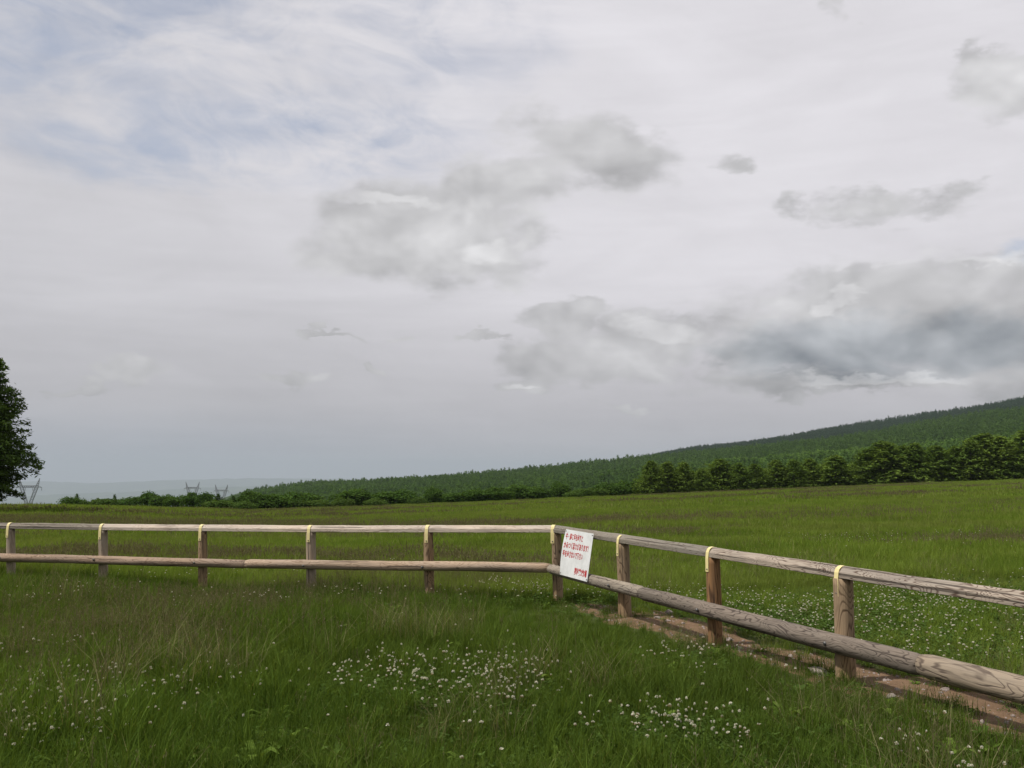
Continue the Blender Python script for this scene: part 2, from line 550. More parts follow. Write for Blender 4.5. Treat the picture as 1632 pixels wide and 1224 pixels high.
# ------------------------------------------------------------------ haze
m_haze, gg, out = mat('pale_air')
pv = gg.n('ShaderNodeVolumePrincipled')
pv.inputs['Color'].default_value = (0.53, 0.585, 0.67, 1)
pv.inputs['Density'].default_value = 1 / 18000.0
pv.inputs['Anisotropy'].default_value = 0.0
gg.l.new(pv.outputs[0], out.inputs['Volume'])
m_haze.cycles.homogeneous_volume = True
bx = np.array([[sx * 66000, sy * 66000, z] for z in (-905, float(H.max()) + 25) for sx, sy in ((-1, -1), (1, -1), (1, 1), (-1, 1))], float)
haze = ob('haze', mesh_np('haze', bx, [np.array([[0, 3, 2, 1], [4, 5, 6, 7], [0, 1, 5, 4], [1, 2, 6, 5], [2, 3, 7, 6], [3, 0, 4, 7]])], m_haze))
tag(haze, kind='stuff')

# ------------------------------------------------------------------ foliage building blocks
def rand_dirs(n, r=rng):
    v = r.normal(0, 1, (n, 3))
    return v / np.linalg.norm(v, axis=1, keepdims=True)


def leaf_cards(cen, dirs, nrm, ln, wd, tri=False):
    """one small leaf per centre: pointed quad with its own direction, length and width"""
    side = np.cross(dirs, nrm)
    side /= np.linalg.norm(side, axis=1, keepdims=True) + 1e-9
    ln = np.broadcast_to(ln, (len(cen),))[:, None]
    wd = np.broadcast_to(wd, (len(cen),))[:, None]
    a = cen - dirs * ln * 0.5
    b = cen + side * wd * 0.5
    c = cen + dirs * ln * 0.5
    d = cen - side * wd * 0.5
    n = len(cen)
    if tri:
        V = np.stack([a + side * wd * 0.35, c, a - side * wd * 0.35], 1).reshape(-1, 3)
        return V, np.arange(n * 3).reshape(n, 3)
    V = np.stack([a, b, c, d], 1).reshape(-1, 3)
    return V, np.arange(n * 4).reshape(n, 4)


def tube(path, radii, seg=6, closed=True):
    path = np.asarray(path, float)
    n = len(path)
    V = []
    tang = np.gradient(path, axis=0)
    tang /= np.linalg.norm(tang, axis=1, keepdims=True) + 1e-9
    ref = np.array([0.31, 0.17, 0.93]) if abs(tang[0][2]) < 0.8 else np.array([0.9, 0.3, 0.1])
    for i in range(n):
        s = np.cross(tang[i], ref)
        s /= np.linalg.norm(s)
        u = np.cross(s, tang[i])
        for k in range(seg):
            t = 2 * math.pi * k / seg
            V.append(path[i] + radii[i] * (math.cos(t) * s + math.sin(t) * u))
    Fq = [[i * seg + k, i * seg + (k + 1) % seg, (i + 1) * seg + (k + 1) % seg, (i + 1) * seg + k] for i in range(n - 1) for k in range(seg)]
    return np.array(V), np.array(Fq)


class Geo:
    def __init__(self):
        self.V, self.F, self.T, self.n = [], {}, [], 0

    def add(self, V, F, tint=0.5):
        V = np.asarray(V)
        F = np.asarray(F)
        self.F.setdefault(F.shape[1], []).append(F + self.n)
        self.V.append(V)
        self.T.append(np.broadcast_to(tint, (len(V),)).astype(float))
        self.n += len(V)

    def mesh(self, name, m, smooth=False):
        return mesh_np(name, np.vstack(self.V), [np.vstack(f) for f in self.F.values()], m, smooth, {'tint': ('FLOAT', 'POINT', np.concatenate(self.T))})


m_bark, gg, out = mat('bark')
tco = gg.n('ShaderNodeTexCoord')
bn = gg.noise(gg.vm('MULTIPLY', tco.outputs['Object'], (3, 3, 0.7)), 2.0, 5, 0.7)
principled(gg, out, gg.mix(gg.step(bn, 0.35, 0.65), (0.045, 0.034, 0.026), (0.13, 0.10, 0.08)), 0.95, 0.1, bump(gg, bn, 0.8, 0.03))

m_larch = leaf_material('larch_needles', ((0.044, 0.086, 0.016), (0.150, 0.215, 0.040)), 0.12, 0.30)
m_larch_big = leaf_material('spruce_needles', ((0.026, 0.054, 0.012), (0.090, 0.140, 0.030)), 0.4, 0.22)
m_forest = leaf_material('forest_canopy', ((0.030, 0.070, 0.018), (0.100, 0.175, 0.036)), 0.02, 0.25, tint_amt=0.6)
m_broad = leaf_material('broad_leaves', ((0.055, 0.115, 0.020), (0.140, 0.235, 0.044)), 0.03, 0.32, tint_amt=0.65)
m_bush = leaf_material('bush_leaves', ((0.028, 0.064, 0.014), (0.085, 0.148, 0.030)), 0.05, 0.32, tint_amt=0.75)
m_bush_lt = leaf_material('pale_bush_leaves', ((0.040, 0.080, 0.018), (0.095, 0.150, 0.034)), 0.05, 0.34, tint_amt=0.75)


def conifer(height, radius, nb, per, leaf, seed, base=0.06, curve=0.85, droop=0.25, stem_mat=m_bark, leaf_mat=m_larch, limbs=True, name='larch', lobed=0.3, skirt=(0.65, 3.0)):
    """tapered trunk with limbs; the crown is many small needle sprays hung along every limb"""
    r = np.random.default_rng(seed)
    crown = Geo()
    trunk = Geo()
    zs = np.linspace(0, height * 0.98, 9)
    path = np.stack([0.02 * height * np.sin(zs / height * 3 + seed) * 0.3, 0.02 * height * np.cos(zs / height * 2.2 + seed) * 0.2, zs - 0.3], -1)
    V, F = tube(path, np.interp(zs, [0, height], [0.022 * height + 0.03, 0.02]), 7)
    trunk.add(V, F)
    lobes = 1 + lobed * np.sin(r.uniform(0, 6.28, 6))[None, :]
    for i in range(nb):
        t = base + (1 - base) * ((i + r.random()) / nb) ** 0.92
        phi = i * 2.399 + r.normal(0, 0.35)
        env = (1 - t) ** curve * min(1.0, skirt[0] + skirt[1] * (t - base))
        L = radius * env * r.uniform(0.62, 1.16) * (1 + lobed * 0.5 * math.sin(2 * phi + seed)) + 0.04 * height * (1 - t)
        h0 = t * height
        n = max(3, int(per * (0.25 + L / radius)))
        s = np.sort(r.uniform(0.12, 1.03, n))
        up = 0.10 + 0.35 * t
        z = h0 + L * (up * s - droop * s ** 2 * (1.4 - t))
        out_ = np.array([math.cos(phi), math.sin(phi), 0])
        sidev = np.array([-math.sin(phi), math.cos(phi), 0])
        spread = (1.05 - s) * L * 0.26 + leaf * 0.5
        off = r.normal(0, 1, (n, 1)) * spread[:, None]
        cen = out_[None] * (s * L)[:, None] + sidev[None] * off + np.array([0, 0, 1])[None] * (z - np.abs(off[:, 0]) * 0.25 + r.normal(0, leaf * 0.35, n))[:, None]
        d = out_[None] * 0.8 + sidev[None] * np.sign(off) * 0.7 + r.normal(0, 0.55, (n, 3)) + np.array([0, 0, -0.25])
        d /= np.linalg.norm(d, axis=1, keepdims=True)
        nm = rand_dirs(n, r) * 0.8 + np.array([0, 0, 1.0])
        V, F = leaf_cards(cen, d, nm, leaf * r.uniform(0.7, 1.5, n), leaf * r.uniform(0.28, 0.5, n))
        crown.add(V, F, np.repeat(np.clip(r.normal(0.5, 0.28, n) + r.normal(0, 0.15), 0, 1), 4))
        if limbs and i % 2 == 0 and L > 0.25 * radius:
            pts = [out_ * (q * L) + np.array([0, 0, h0 + L * (up * q - droop * q ** 2 * (1.4 - t))]) for q in (0.0, 0.35, 0.7, 0.95)]
            V, F = tube(pts, [0.010 * height * (1 - t) + 0.015, 0.02 + 0.004 * height * (1 - t), 0.014, 0.006], 4)
            trunk.add(V, F)
    # leader
    n = per
    cen = np.stack([r.normal(0, leaf * 0.5, n), r.normal(0, leaf * 0.5, n), height * r.uniform(0.86, 1.0, n)], -1)
    V, F = leaf_cards(cen, rand_dirs(n, r) * 0.5 + np.array([0, 0, 0.8]), rand_dirs(n, r), leaf, leaf * 0.35)
    crown.add(V, F, np.repeat(r.uniform(0, 1, n), 4))
    return crown.mesh(name + '_crown', leaf_mat), trunk.mesh(name + '_trunk', stem_mat, True)


def bush_mesh(w, h, n, leaf, seed, leaf_mat, pointed=0.0):
    """leafy mound of several overlapping masses with uneven rim, leaves through the outer shell of each"""
    r = np.random.default_rng(seed)
    G = Geo()
    k = 11
    for i in range(k):
        a = r.uniform(0, 2 * math.pi)
        q = math.sqrt(r.uniform(0, 1)) * 0.62
        cx, cy = math.cos(a) * q * w / 2, math.sin(a) * q * w / 2
        top = h * (1 - 0.55 * q ** 1.5) * r.uniform(0.75, 1.05)
        if pointed:
            top = h * (1 - pointed * q * 1.4)
        rr = w * r.uniform(0.17, 0.27)
        cz = top - rr * 0.85
        nn = n // k
        d = rand_dirs(nn, r)
        d[:, 2] = np.abs(d[:, 2]) * r.choice([1, 1, 1, -0.6], nn)
        rad_ = rr * r.uniform(0.55, 1.12, nn) * (1 + 0.2 * np.sin(d[:, 0] * 7 + i) * np.sin(d[:, 1] * 6))
        cen = np.array([cx, cy, cz]) + d * rad_[:, None] * np.array([1, 1, 0.9])
        cen[:, 2] = np.where(cen[:, 2] < 0.05, r.uniform(0.02, top * 0.7, nn), cen[:, 2])
        V, F = leaf_cards(cen, rand_dirs(nn, r), d * 0.9 + rand_dirs(nn, r) * 0.7, leaf * r.uniform(0.6, 1.3, nn), leaf * r.uniform(0.5, 0.9, nn))
        G.add(V, F, np.repeat(np.clip(r.normal(0.5, 0.3, nn), 0, 1), 4))
        # skirt reaching the ground
        ns = nn // 2
        zz = r.uniform(0.0, max(cz, 0.3), ns)
        ph = r.uniform(0, 2 * math.pi, ns)
        cen = np.stack([cx + np.cos(ph) * rr * 0.95, cy + np.sin(ph) * rr * 0.95, zz], -1)
        V, F = leaf_cards(cen, rand_dirs(ns, r), rand_dirs(ns, r), leaf, leaf * 0.7)
        G.add(V, F, np.repeat(np.clip(r.normal(0.4, 0.3, ns), 0, 1), 4))
    A = np.vstack(G.V)
    zmax = np.percentile(A[:, 2], 99.7)
    wmax = np.percentile(np.abs(A[:, 0]), 99.0) * 2
    G.V = [v * np.array([w / wmax, w / wmax, h / zmax]) for v in G.V]
    return G.mesh('bush_crown', leaf_mat)


def stem_mesh(w, h, seed):
    r = np.random.default_rng(seed)
    G = Geo()
    for i in range(5):
        a = r.uniform(0, 6.28)
        e = np.array([math.cos(a) * w * 0.25, math.sin(a) * w * 0.25, h * 0.75])
        V, F = tube([(0.03 * math.cos(a), 0.03 * math.sin(a), -0.2), e * 0.4 + np.array([0, 0, 0.1]), e], [0.05, 0.035, 0.012], 5)
        G.add(V, F)
    return G.mesh('bush_stems', m_bark, True)


# ------------------------------------------------------------------ the far wood on the hill (one mass)
def instancer(name, pts, rots, scl, idx, protos, label=None, kind='stuff'):
    """one object whose points carry the prototype meshes"""
    coll = bpy.data.collections.new(name + '_kinds')
    for i, me in enumerate(protos):
        o = bpy.data.objects.new('%s_kind_%03d' % (name, i), me)
        coll.objects.link(o)
    me = bpy.data.meshes.new(name)
    me.vertices.add(len(pts))
    me.vertices.foreach_set('co', np.asarray(pts, dtype=np.float32).ravel())
    for k, typ, data in (('rot', 'FLOAT_VECTOR', rots), ('scl', 'FLOAT_VECTOR', scl), ('idx', 'INT', idx)):
        at = me.attributes.new(k, typ, 'POINT')
        at.data.foreach_set('vector' if typ == 'FLOAT_VECTOR' else 'value', np.asarray(data, dtype=np.int32 if typ == 'INT' else np.float32).ravel())
    o = ob(name, me)
    tree = bpy.data.node_groups.new(name + '_scatter', 'GeometryNodeTree')
    tree.interface.new_socket('Geometry', in_out='INPUT', socket_type='NodeSocketGeometry')
    tree.interface.new_socket('Geometry', in_out='OUTPUT', socket_type='NodeSocketGeometry')
    N = tree.nodes.new
    gi, go = N('NodeGroupInput'), N('NodeGroupOutput')
    m2p = N('GeometryNodeMeshToPoints')
    iop = N('GeometryNodeInstanceOnPoints')
    ci = N('GeometryNodeCollectionInfo')
    ci.inputs['Collection'].default_value = coll
    ci.inputs['Separate Children'].default_value = True
    ci.inputs['Reset Children'].default_value = True
    iop.inputs['Pick Instance'].default_value = True
    L = tree.links.new

    def attr(nm, typ):
        a = N('GeometryNodeInputNamedAttribute')
        a.data_type = typ
        a.inputs['Name'].default_value = nm
        return [s for s in a.outputs if s.enabled and s.name == 'Attribute'][0]
    L(gi.outputs[0], m2p.inputs['Mesh'])
    L(m2p.outputs[0], iop.inputs['Points'])
    L(ci.outputs[0], iop.inputs['Instance'])
    L(attr('idx', 'INT'), iop.inputs['Instance Index'])
    e2r = N('FunctionNodeEulerToRotation')
    L(attr('rot', 'FLOAT_VECTOR'), e2r.inputs[0])
    L(e2r.outputs[0], iop.inputs['Rotation'])
    L(attr('scl', 'FLOAT_VECTOR'), iop.inputs['Scale'])
    L(iop.outputs[0], go.inputs[0])
    md = o.modifiers.new('scatter', 'NODES')
    md.node_group = tree
    o['kind'] = kind
    if label:
        o['label'] = label
    return o


def merged(a, b):
    """crown and trunk of one tree as one mesh with two materials"""
    va = np.empty(len(a.vertices) * 3, np.float32)
    a.vertices.foreach_get('co', va)
    return a


forest_kinds = []
for s in range(4):
    cr, tr = conifer(11.5, 3.9, 40, 8, 1.5, 40 + s, leaf_mat=m_forest, limbs=False, name='wood')
    forest_kinds.append(cr)
for s in range(3):
    cr, tr = conifer(11.5, 3.2, 40, 8, 1.3, 50 + s, leaf_mat=m_forest, limbs=False, name='wood', curve=0.9)
    forest_kinds.append(cr)
for s in range(3):
    forest_kinds.append(bush_mesh(8.5, 8.5, 330, 1.25, 60 + s, m_broad))

m_far_shaded = leaf_material('cloud_shaded_far_conifers', ((0.018, 0.042, 0.020), (0.044, 0.084, 0.036)), 0.02, 0.15, tint_amt=0.6)  # far ridge trees: cloud shadow put into a darker needle colour
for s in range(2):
    cr, tr = conifer(11.5, 3.4, 40, 8, 1.5, 70 + s, leaf_mat=m_far_shaded, limbs=False, name='wood')
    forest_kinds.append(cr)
az_ = rng.uniform(math.atan((300 - 816) / F_PX), math.radians(33), 62000)
rr_ = np.sqrt(rng.uniform(0, 1, 62000) * (2600 ** 2 - 330 ** 2) + 330 ** 2)
X, Y = np.sin(az_) * rr_, np.cos(az_) * rr_
xs = 816 + F_PX * np.tan(az_)
keep = ((rr_ < 1520) & (rr_ > np.interp(xs, [380, 1000, 1300, 1500], [760, 640, 470, 400]))) | ((rr_ > 2150) & (xs > 900))
left_fade = np.interp(xs, [330, 372], [0, 1]) > rng.uniform(0, 1, len(xs))
keep &= left_fade
X, Y, xs, rr_ = X[keep], Y[keep], xs[keep], rr_[keep]
Z = ground(X, Y)
br = np.sin(X * 0.011 + 1.5 * np.sin(Y * 0.006)) + np.sin(Y * 0.013 + X * 0.004 + 2) + rng.normal(0, 0.5, len(X))
decid = (br > 1.05) & (rr_ < 1150)
idx = np.where(decid, rng.integers(7, 10, len(X)), rng.integers(0, 7, len(X)))
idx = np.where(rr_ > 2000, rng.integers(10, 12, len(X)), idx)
s = np.clip(rng.normal(0.84, 0.16, len(X)), 0.5, 1.25)
scl = np.stack([s * rng.uniform(0.9, 1.15, len(X)), s * rng.uniform(0.9, 1.15, len(X)), s], -1)
rot = np.stack([np.zeros(len(X)), np.zeros(len(X)), rng.uniform(0, 6.28, len(X))], -1)
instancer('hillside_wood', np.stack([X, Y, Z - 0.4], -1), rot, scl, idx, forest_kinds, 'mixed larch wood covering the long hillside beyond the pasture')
# ------------------------------------------------------------------ larches and bushes along the field's far edge
def at_edge(x, beyond):
    """world point on the sight line of image column x, so many metres past the field's edge"""
    d = float(np.interp(x, XC, ED)) + beyond
    a = bearing(x, 780)[0]
    return a * d, d


larch_kinds = [conifer(10.0, 3.7, 130, 34, 0.58, 10 + s, base=0.0, curve=0.52, droop=0.18, lobed=0.35) for s in range(6)]
# (image x, image y of the top, spread factor, words)
LARCHES = [
    (1038, 736, 0.9, 'slim dark larch at the left end of the larch row on the field edge'),
    (1064, 738, 1.0, 'larch second from the left end of the low larch row'),
    (1090, 738, 0.9, 'larch third from the left end of the low larch row on the pasture edge'),
    (1118, 748, 0.9, 'short larch in the dip beside the three left larches of the row'),
    (1148, 733, 1.25, 'broad rounded larch right of the dip in the low larch row'),
    (1178, 739, 1.0, 'mid sized larch just right of the broad rounded one at the field edge'),
    (1204, 741, 1.1, 'bushy larch with drooping lower boughs left of the middle of the low row'),
    (1237, 735, 1.15, 'full larch in the middle of the low row on the pasture edge'),
    (1266, 734, 1.0, 'narrow larch just right of the middle of the low row on the pasture edge'),
    (1292, 733, 1.0, 'pointed larch third from the right end of the low row'),
    (1333, 727, 1.35, 'wide spreading larch second from the right end of the low row, below the hill wood'),
    (1360, 741, 0.9, 'short larch tucked against the left end of the tall row'),
    (1384, 717, 1.1, 'tall larch at the left end of the tall row, where the tree line steps up'),
    (1410, 706, 1.25, 'tall wide larch second from the left end of the tall row'),
    (1438, 712, 1.0, 'larch between two taller tips near the left end of the tall row'),
    (1460, 709, 1.05, 'larch with layered boughs left of the middle of the tall row'),
    (1494, 712, 1.15, 'rounded larch in the middle of the tall row at the pasture edge'),
    (1524, 714, 1.1, 'slightly lower larch right of the middle of the tall row'),
    (1549, 703, 1.0, 'steep larch just left of the highest tip of the tall row'),
    (1572, 694, 1.25, 'highest larch of the tall row, its tip rising over its neighbours'),
    (1596, 697, 1.0, 'larch just right of the highest tip of the tall row'),
    (1616, 706, 0.9, 'dark larch second from the right edge of the picture'),
    (1640, 688, 1.3, 'large larch cut off by the right edge of the picture'),
    (1672, 690, 1.2, 'larch of the tall row just outside the right edge of the picture')]


def plant(name, label, cat, group, parts, x, y, scale, rz):
    root = empty(name, (x, y, gz(x, y)), rz)
    tag(root, label, cat, group)
    for pn, me in parts:
        o = ob(pn, me, root)
        o.scale = scale
    return root


for i, (x, ty, wf, lab) in enumerate(LARCHES):
    wx, wy = at_edge(x, 6 + (i * 37 % 5))
    h = zl(x, ty, wy) - gz(wx, wy)
    cr, tr = larch_kinds[i % 6]
    s = h / 10.0
    plant('larch_tree', lab or 'larch of the tall row continuing past the right edge of the picture', 'tree', 'larches along the far edge of the pasture',
          (('crown', cr), ('trunk', tr)), wx, wy, (s * wf * 1.75, s * wf * 1.75, s * 1.02), (i * 1.7) % 6.28)

# second rank, lower and behind, closing the gaps of the row: also single trees
REAR = ['between the two leftmost larches of the low row', 'left of the third larch of the low row', 'in the dip right of the three left larches',
        'left of the broad rounded larch of the low row', 'right of the broad rounded larch of the low row', 'left of the bushy larch with drooping boughs', 'right of the bushy larch with drooping boughs',
        'right of the full larch in the middle of the low row', 'left of the pointed larch of the low row', 'left of the wide spreading larch of the low row', 'right of the wide spreading larch of the low row',
        'between the two leftmost larches of the tall row', 'right of the tall wide larch of the tall row', 'left of the larch with layered boughs', 'left of the rounded larch amid the tall row',
        'right of the rounded larch amid the tall row', 'left of the steep larch beside the highest tip', 'directly left of the highest larch tip', 'directly right of the highest larch tip',
        'left of the dark larch second from the right edge', 'left of the large larch cut by the right edge']
rank2 = [(1052, 748), (1078, 750), (1104, 752), (1134, 748), (1164, 748), (1192, 750), (1221, 748), (1252, 748), (1280, 746), (1312, 742), (1350, 742),
         (1398, 724), (1425, 720), (1450, 722), (1477, 720), (1509, 722), (1537, 716), (1561, 712), (1585, 708), (1606, 712), (1628, 708)]
for i, (x, ty) in enumerate(rank2):
    wx, wy = at_edge(x, 13 + (i * 29 % 4))
    h = zl(x, ty, wy) - gz(wx, wy)
    cr, tr = larch_kinds[(i * 5 + 2) % 6]
    s = h / 10.0
    plant('larch_tree', 'half hidden larch behind, ' + REAR[i], 'tree', 'rear rank of larches behind the row',
          (('crown', cr), ('trunk', tr)), wx, wy, (s * 2.3, s * 2.3, s), (i * 2.3) % 6.28)

bush_kinds = [bush_mesh(4.0, 3.2, 2600, 0.26, 80 + s, m_bush) for s in range(4)]
bush_lt = [bush_mesh(4.0, 2.6, 2200, 0.24, 90 + s, m_bush_lt) for s in range(2)]
small_con = [conifer(4.0, 1.4, 70, 24, 0.30, 100 + s, curve=0.7, leaf_mat=m_bush) for s in range(2)]
stems = stem_mesh(4.0, 3.0, 5)
# (image x, image y of the top, width in image pixels, kind, words)
BUSHES = [
    (112, 792, 26, 'b', 'low dark bush at the far left tip of the bush line above the field'),
    (123, 787, 15, 'c', 'small pointed tree at the left tip of the bush line'),
    (141, 798, 34, 'l', 'very low pale scrub just right of the pointed tree at the left tip'),
    (166, 797, 34, 'l', 'low pale scrub between the left tip and the first round bushes'),
    (183, 788, 12, 'c', 'thin pointed sapling standing out of low scrub left of the three round bushes'),
    (194, 794, 40, 'b', 'dark bush under the thin pointed sapling'),
    (216, 792, 38, 'b', 'rounded bush just left of the tallest dark dome of the left bushes'),
    (238, 784, 30, 'b', 'dark dome shaped bush, tallest of those left of the two pylons'),
    (262, 789, 34, 'b', 'bush right of the dark dome, left of the first pylon pair'),
    (284, 790, 32, 'b', 'bush directly left of the foot of the left pylon of the pair'),
    (307, 785, 30, 'b', 'dark round bush in front of the left pylon of the pair'),
    (328, 785, 24, 'b', 'bush between the two paired pylons'),
    (348, 787, 24, 'c', 'pointed bush in front of the right pylon of the pair'),
    (352, 797, 44, 'l', 'pale green low bush in front of the paired pylons'),
    (372, 790, 16, 'c', 'small cone shaped tree just right of the paired pylons'),
    (385, 789, 14, 'c', 'second small cone shaped tree, where the wooded hill begins'),
    (388, 799, 40, 'l', 'pale bush at the field edge below the start of the wooded hill'),
    (401, 781, 30, 'b', 'tall dark bush where the wooded hill meets the bush line'),
    (432, 788, 52, 'b', 'wide dark bush below the low left end of the hill wood'),
    (440, 798, 44, 'l', 'pale low bush in front of the wide dark bush'),
    (474, 785, 60, 'b', 'long rounded bush right of the wide dark one'),
    (500, 797, 40, 'l', 'light bush with bare grey twigs left of the two great round bushes'),
    (548, 793, 30, 'l', 'bright green bush at the foot of the left great round bush'),
    (567, 780, 54, 'b', 'left one of the two great round bushes in the middle of the bush line'),
    (598, 794, 34, 'l', 'pale bush in the gap between the two great round bushes'),
    (631, 781, 56, 'b', 'right one of the two great round bushes in the middle of the bush line'),
    (662, 792, 30, 'l', 'low pale bush just right of the right great round bush'),
    (690, 777, 26, 'b', 'upright bushy tree standing alone right of the great round bushes'),
    (722, 786, 40, 'b', 'mid height bush left of the long dark clump'),
    (757, 779, 40, 'b', 'left part of the long dark clump of bushes above the fence corner stretch'),
    (790, 777, 44, 'b', 'middle bush of the long dark clump'),
    (826, 773, 50, 'b', 'highest bush of the long dark clump'),
    (855, 776, 36, 'b', 'right end bush of the long dark clump'),
    (892, 768, 25, 'b', 'round tree standing clear of the bushes, left of the scrub gap'),
    (918, 782, 36, 'l', 'light scrub right of the clear standing round tree'),
    (946, 778, 36, 'l', 'light scrub left of the low group before the larch row'),
    (972, 770, 42, 'b', 'left bush of the low group before the larch row'),
    (998, 767, 36, 'b', 'middle bush of the low group before the larch row'),
    (1018, 763, 30, 'b', 'right bush of the low group, touching the larch row'),
]
for i, (x, ty, w, kd, lab) in enumerate(BUSHES):
    beyond = 8 + (i * 17 % 6) - (4 if kd == 'l' else 0)
    if x < 360:
        beyond += 60 * (1 - max(0, x - 200) / 160) if x > 200 else 60
    wx, wy = at_edge(x, beyond)
    z0 = gz(wx, wy)
    h = max(0.7, zl(x, ty - (2.5 if kd == 'l' and x < 180 else 0), wy) - z0)
    wm = w / F_PX * wy * 1.12
    if kd == 'c':
        cr, tr = small_con[i % 2]
        sc_ = (wm / 2.7, wm / 2.7, h / 4.0)
        plant('small_conifer', lab, 'tree', 'trees and bushes along the left of the pasture edge', (('crown', cr), ('trunk', tr)), wx, wy, sc_, i * 1.3)
    else:
        me = bush_lt[i % 2] if kd == 'l' else bush_kinds[i % 4]
        hh = 2.6 if kd == 'l' else 3.2
        plant('bush', lab, 'bush', 'trees and bushes along the left of the pasture edge', (('crown', me), ('stems', stems)), wx, wy, (wm / 3.3, wm / 3.3, h / hh), i * 1.9)

# ------------------------------------------------------------------ the big conifer at the left edge
cr, tr = conifer(12.9, 5.7, 460, 280, 0.30, 301, base=0.085, curve=0.62, droop=0.20, leaf_mat=m_larch_big, name='spruce', lobed=0.12, skirt=(0.50, 2.4))
tx, ty_ = bearing(-62, 800)[0] * 70, 70.0
plant('conifer_tree', 'large dark conifer with ragged boughs, cut off by the left edge above the fence', 'tree', None, (('crown', cr), ('trunk', tr)), tx, ty_, (1, 1, 1), 0.4)

# ------------------------------------------------------------------ lattice pylons beyond the brow
m_steel, gg, out = mat('galvanised_steel')
principled(gg, out, (0.17, 0.18, 0.18), 0.6, 0.4, None, Metallic=0.3)


def bar(G, a, b, w=0.34):
    a, b = np.array(a, float), np.array(b, float)
    V, F = tube([a, b], [w * 0.7, w * 0.7], 4)
    G.add(V, F)


def lattice(G, A, B, wa, wb, n, w):
    """square lattice mast from A to B"""
    A, B = np.array(A, float), np.array(B, float)
    cs = [(-1, -1), (1, -1), (1, 1), (-1, 1)]
    rings = []
    for i in range(n + 1):
        t = i / n
        c = A * (1 - t) + B * t
        h = (wa * (1 - t) + wb * t) / 2
        rings.append([c + np.array([sx * h, sy * h, 0]) for sx, sy in cs])
    for k in range(4):
        bar(G, rings[0][k], rings[-1][k], w)
    for i in range(n):
        for k in range(4):
            k2 = (k + 1) % 4
            bar(G, rings[i][k], rings[i + 1][k2], w * 0.6)
            bar(G, rings[i][k2], rings[i + 1][k], w * 0.6)
            bar(G, rings[i + 1][k], rings[i + 1][k2], w * 0.6)


def make_pylon(label, x, y, rz, base_z, top_z):
    root = empty('lattice_pylon', (x, y, base_z), rz)
    tag(root, label, 'pylon', 'power line pylons beyond the pasture')
    hgt = top_z - base_z                                   # to the peaks
    arm = hgt - 11.0
    waist = hgt - 31.0
    G = Geo()
    lattice(G, (0, 0, 0), (0, 0, waist), 17.0, 6.0, 4, 0.34)
    ob('tower_body', G.mesh('tower_body', m_steel), root)
    for sgn in (-1, 1):
        G = Geo()
        lattice(G, (sgn * 1.6, 0, waist), (sgn * 8.0, 0, arm), 3.0, 3.4, 5, 0.26)
        lattice(G, (sgn * 8.2, 0, arm), (sgn * 11.2, 0, hgt), 3.0, 0.3, 4, 0.24)
        ob('fork_arm', G.mesh('fork_arm', m_steel), root)
        for q in (4.0, 13.6):
            I = Geo()
            V, F = tube([(sgn * q, 0, arm - 0.6), (sgn * q, 0, arm - 3.6)], [0.25, 0.3], 6)
            I.add(V, F)
            ob('insulator', I.mesh('insulator', m_steel), root)
    G = Geo()
    for yy in (-1, 1):
        bar(G, (-14, yy * 0.3, arm), (14, yy * 0.3, arm), 0.34)
        bar(G, (-9, yy, arm + 2.2), (9, yy, arm + 2.2), 0.34)
        bar(G, (-9, yy, arm + 2.2), (-14, 0, arm), 0.3)
        bar(G, (9, yy, arm + 2.2), (14, 0, arm), 0.3)
        for q in range(-8, 8, 2):
            bar(G, (q, yy, arm), (q + 2, yy, arm + 2.2), 0.22)
            bar(G, (q + 2, yy, arm), (q, yy, arm + 2.2), 0.22)
    ob('crossarm', G.mesh('crossarm', m_steel), root)
    return root


for lab, x, ptop, dist, rz in (('grey lattice pylon with forked head beside the dark conifer at the far left', 47, 762, 1150, 0.25),
                               ('left one of the pair of small lattice pylons above the bushes', 307, 768, 1650, 0.1),
                               ('right one of the pair of small lattice pylons above the bushes', 353, 772.5, 1700, -0.1)):
    ax = bearing(x, ptop)[0] * dist
    make_pylon(lab, ax, dist, rz, gz(ax, dist) - 0.5, zl(x, ptop, dist))

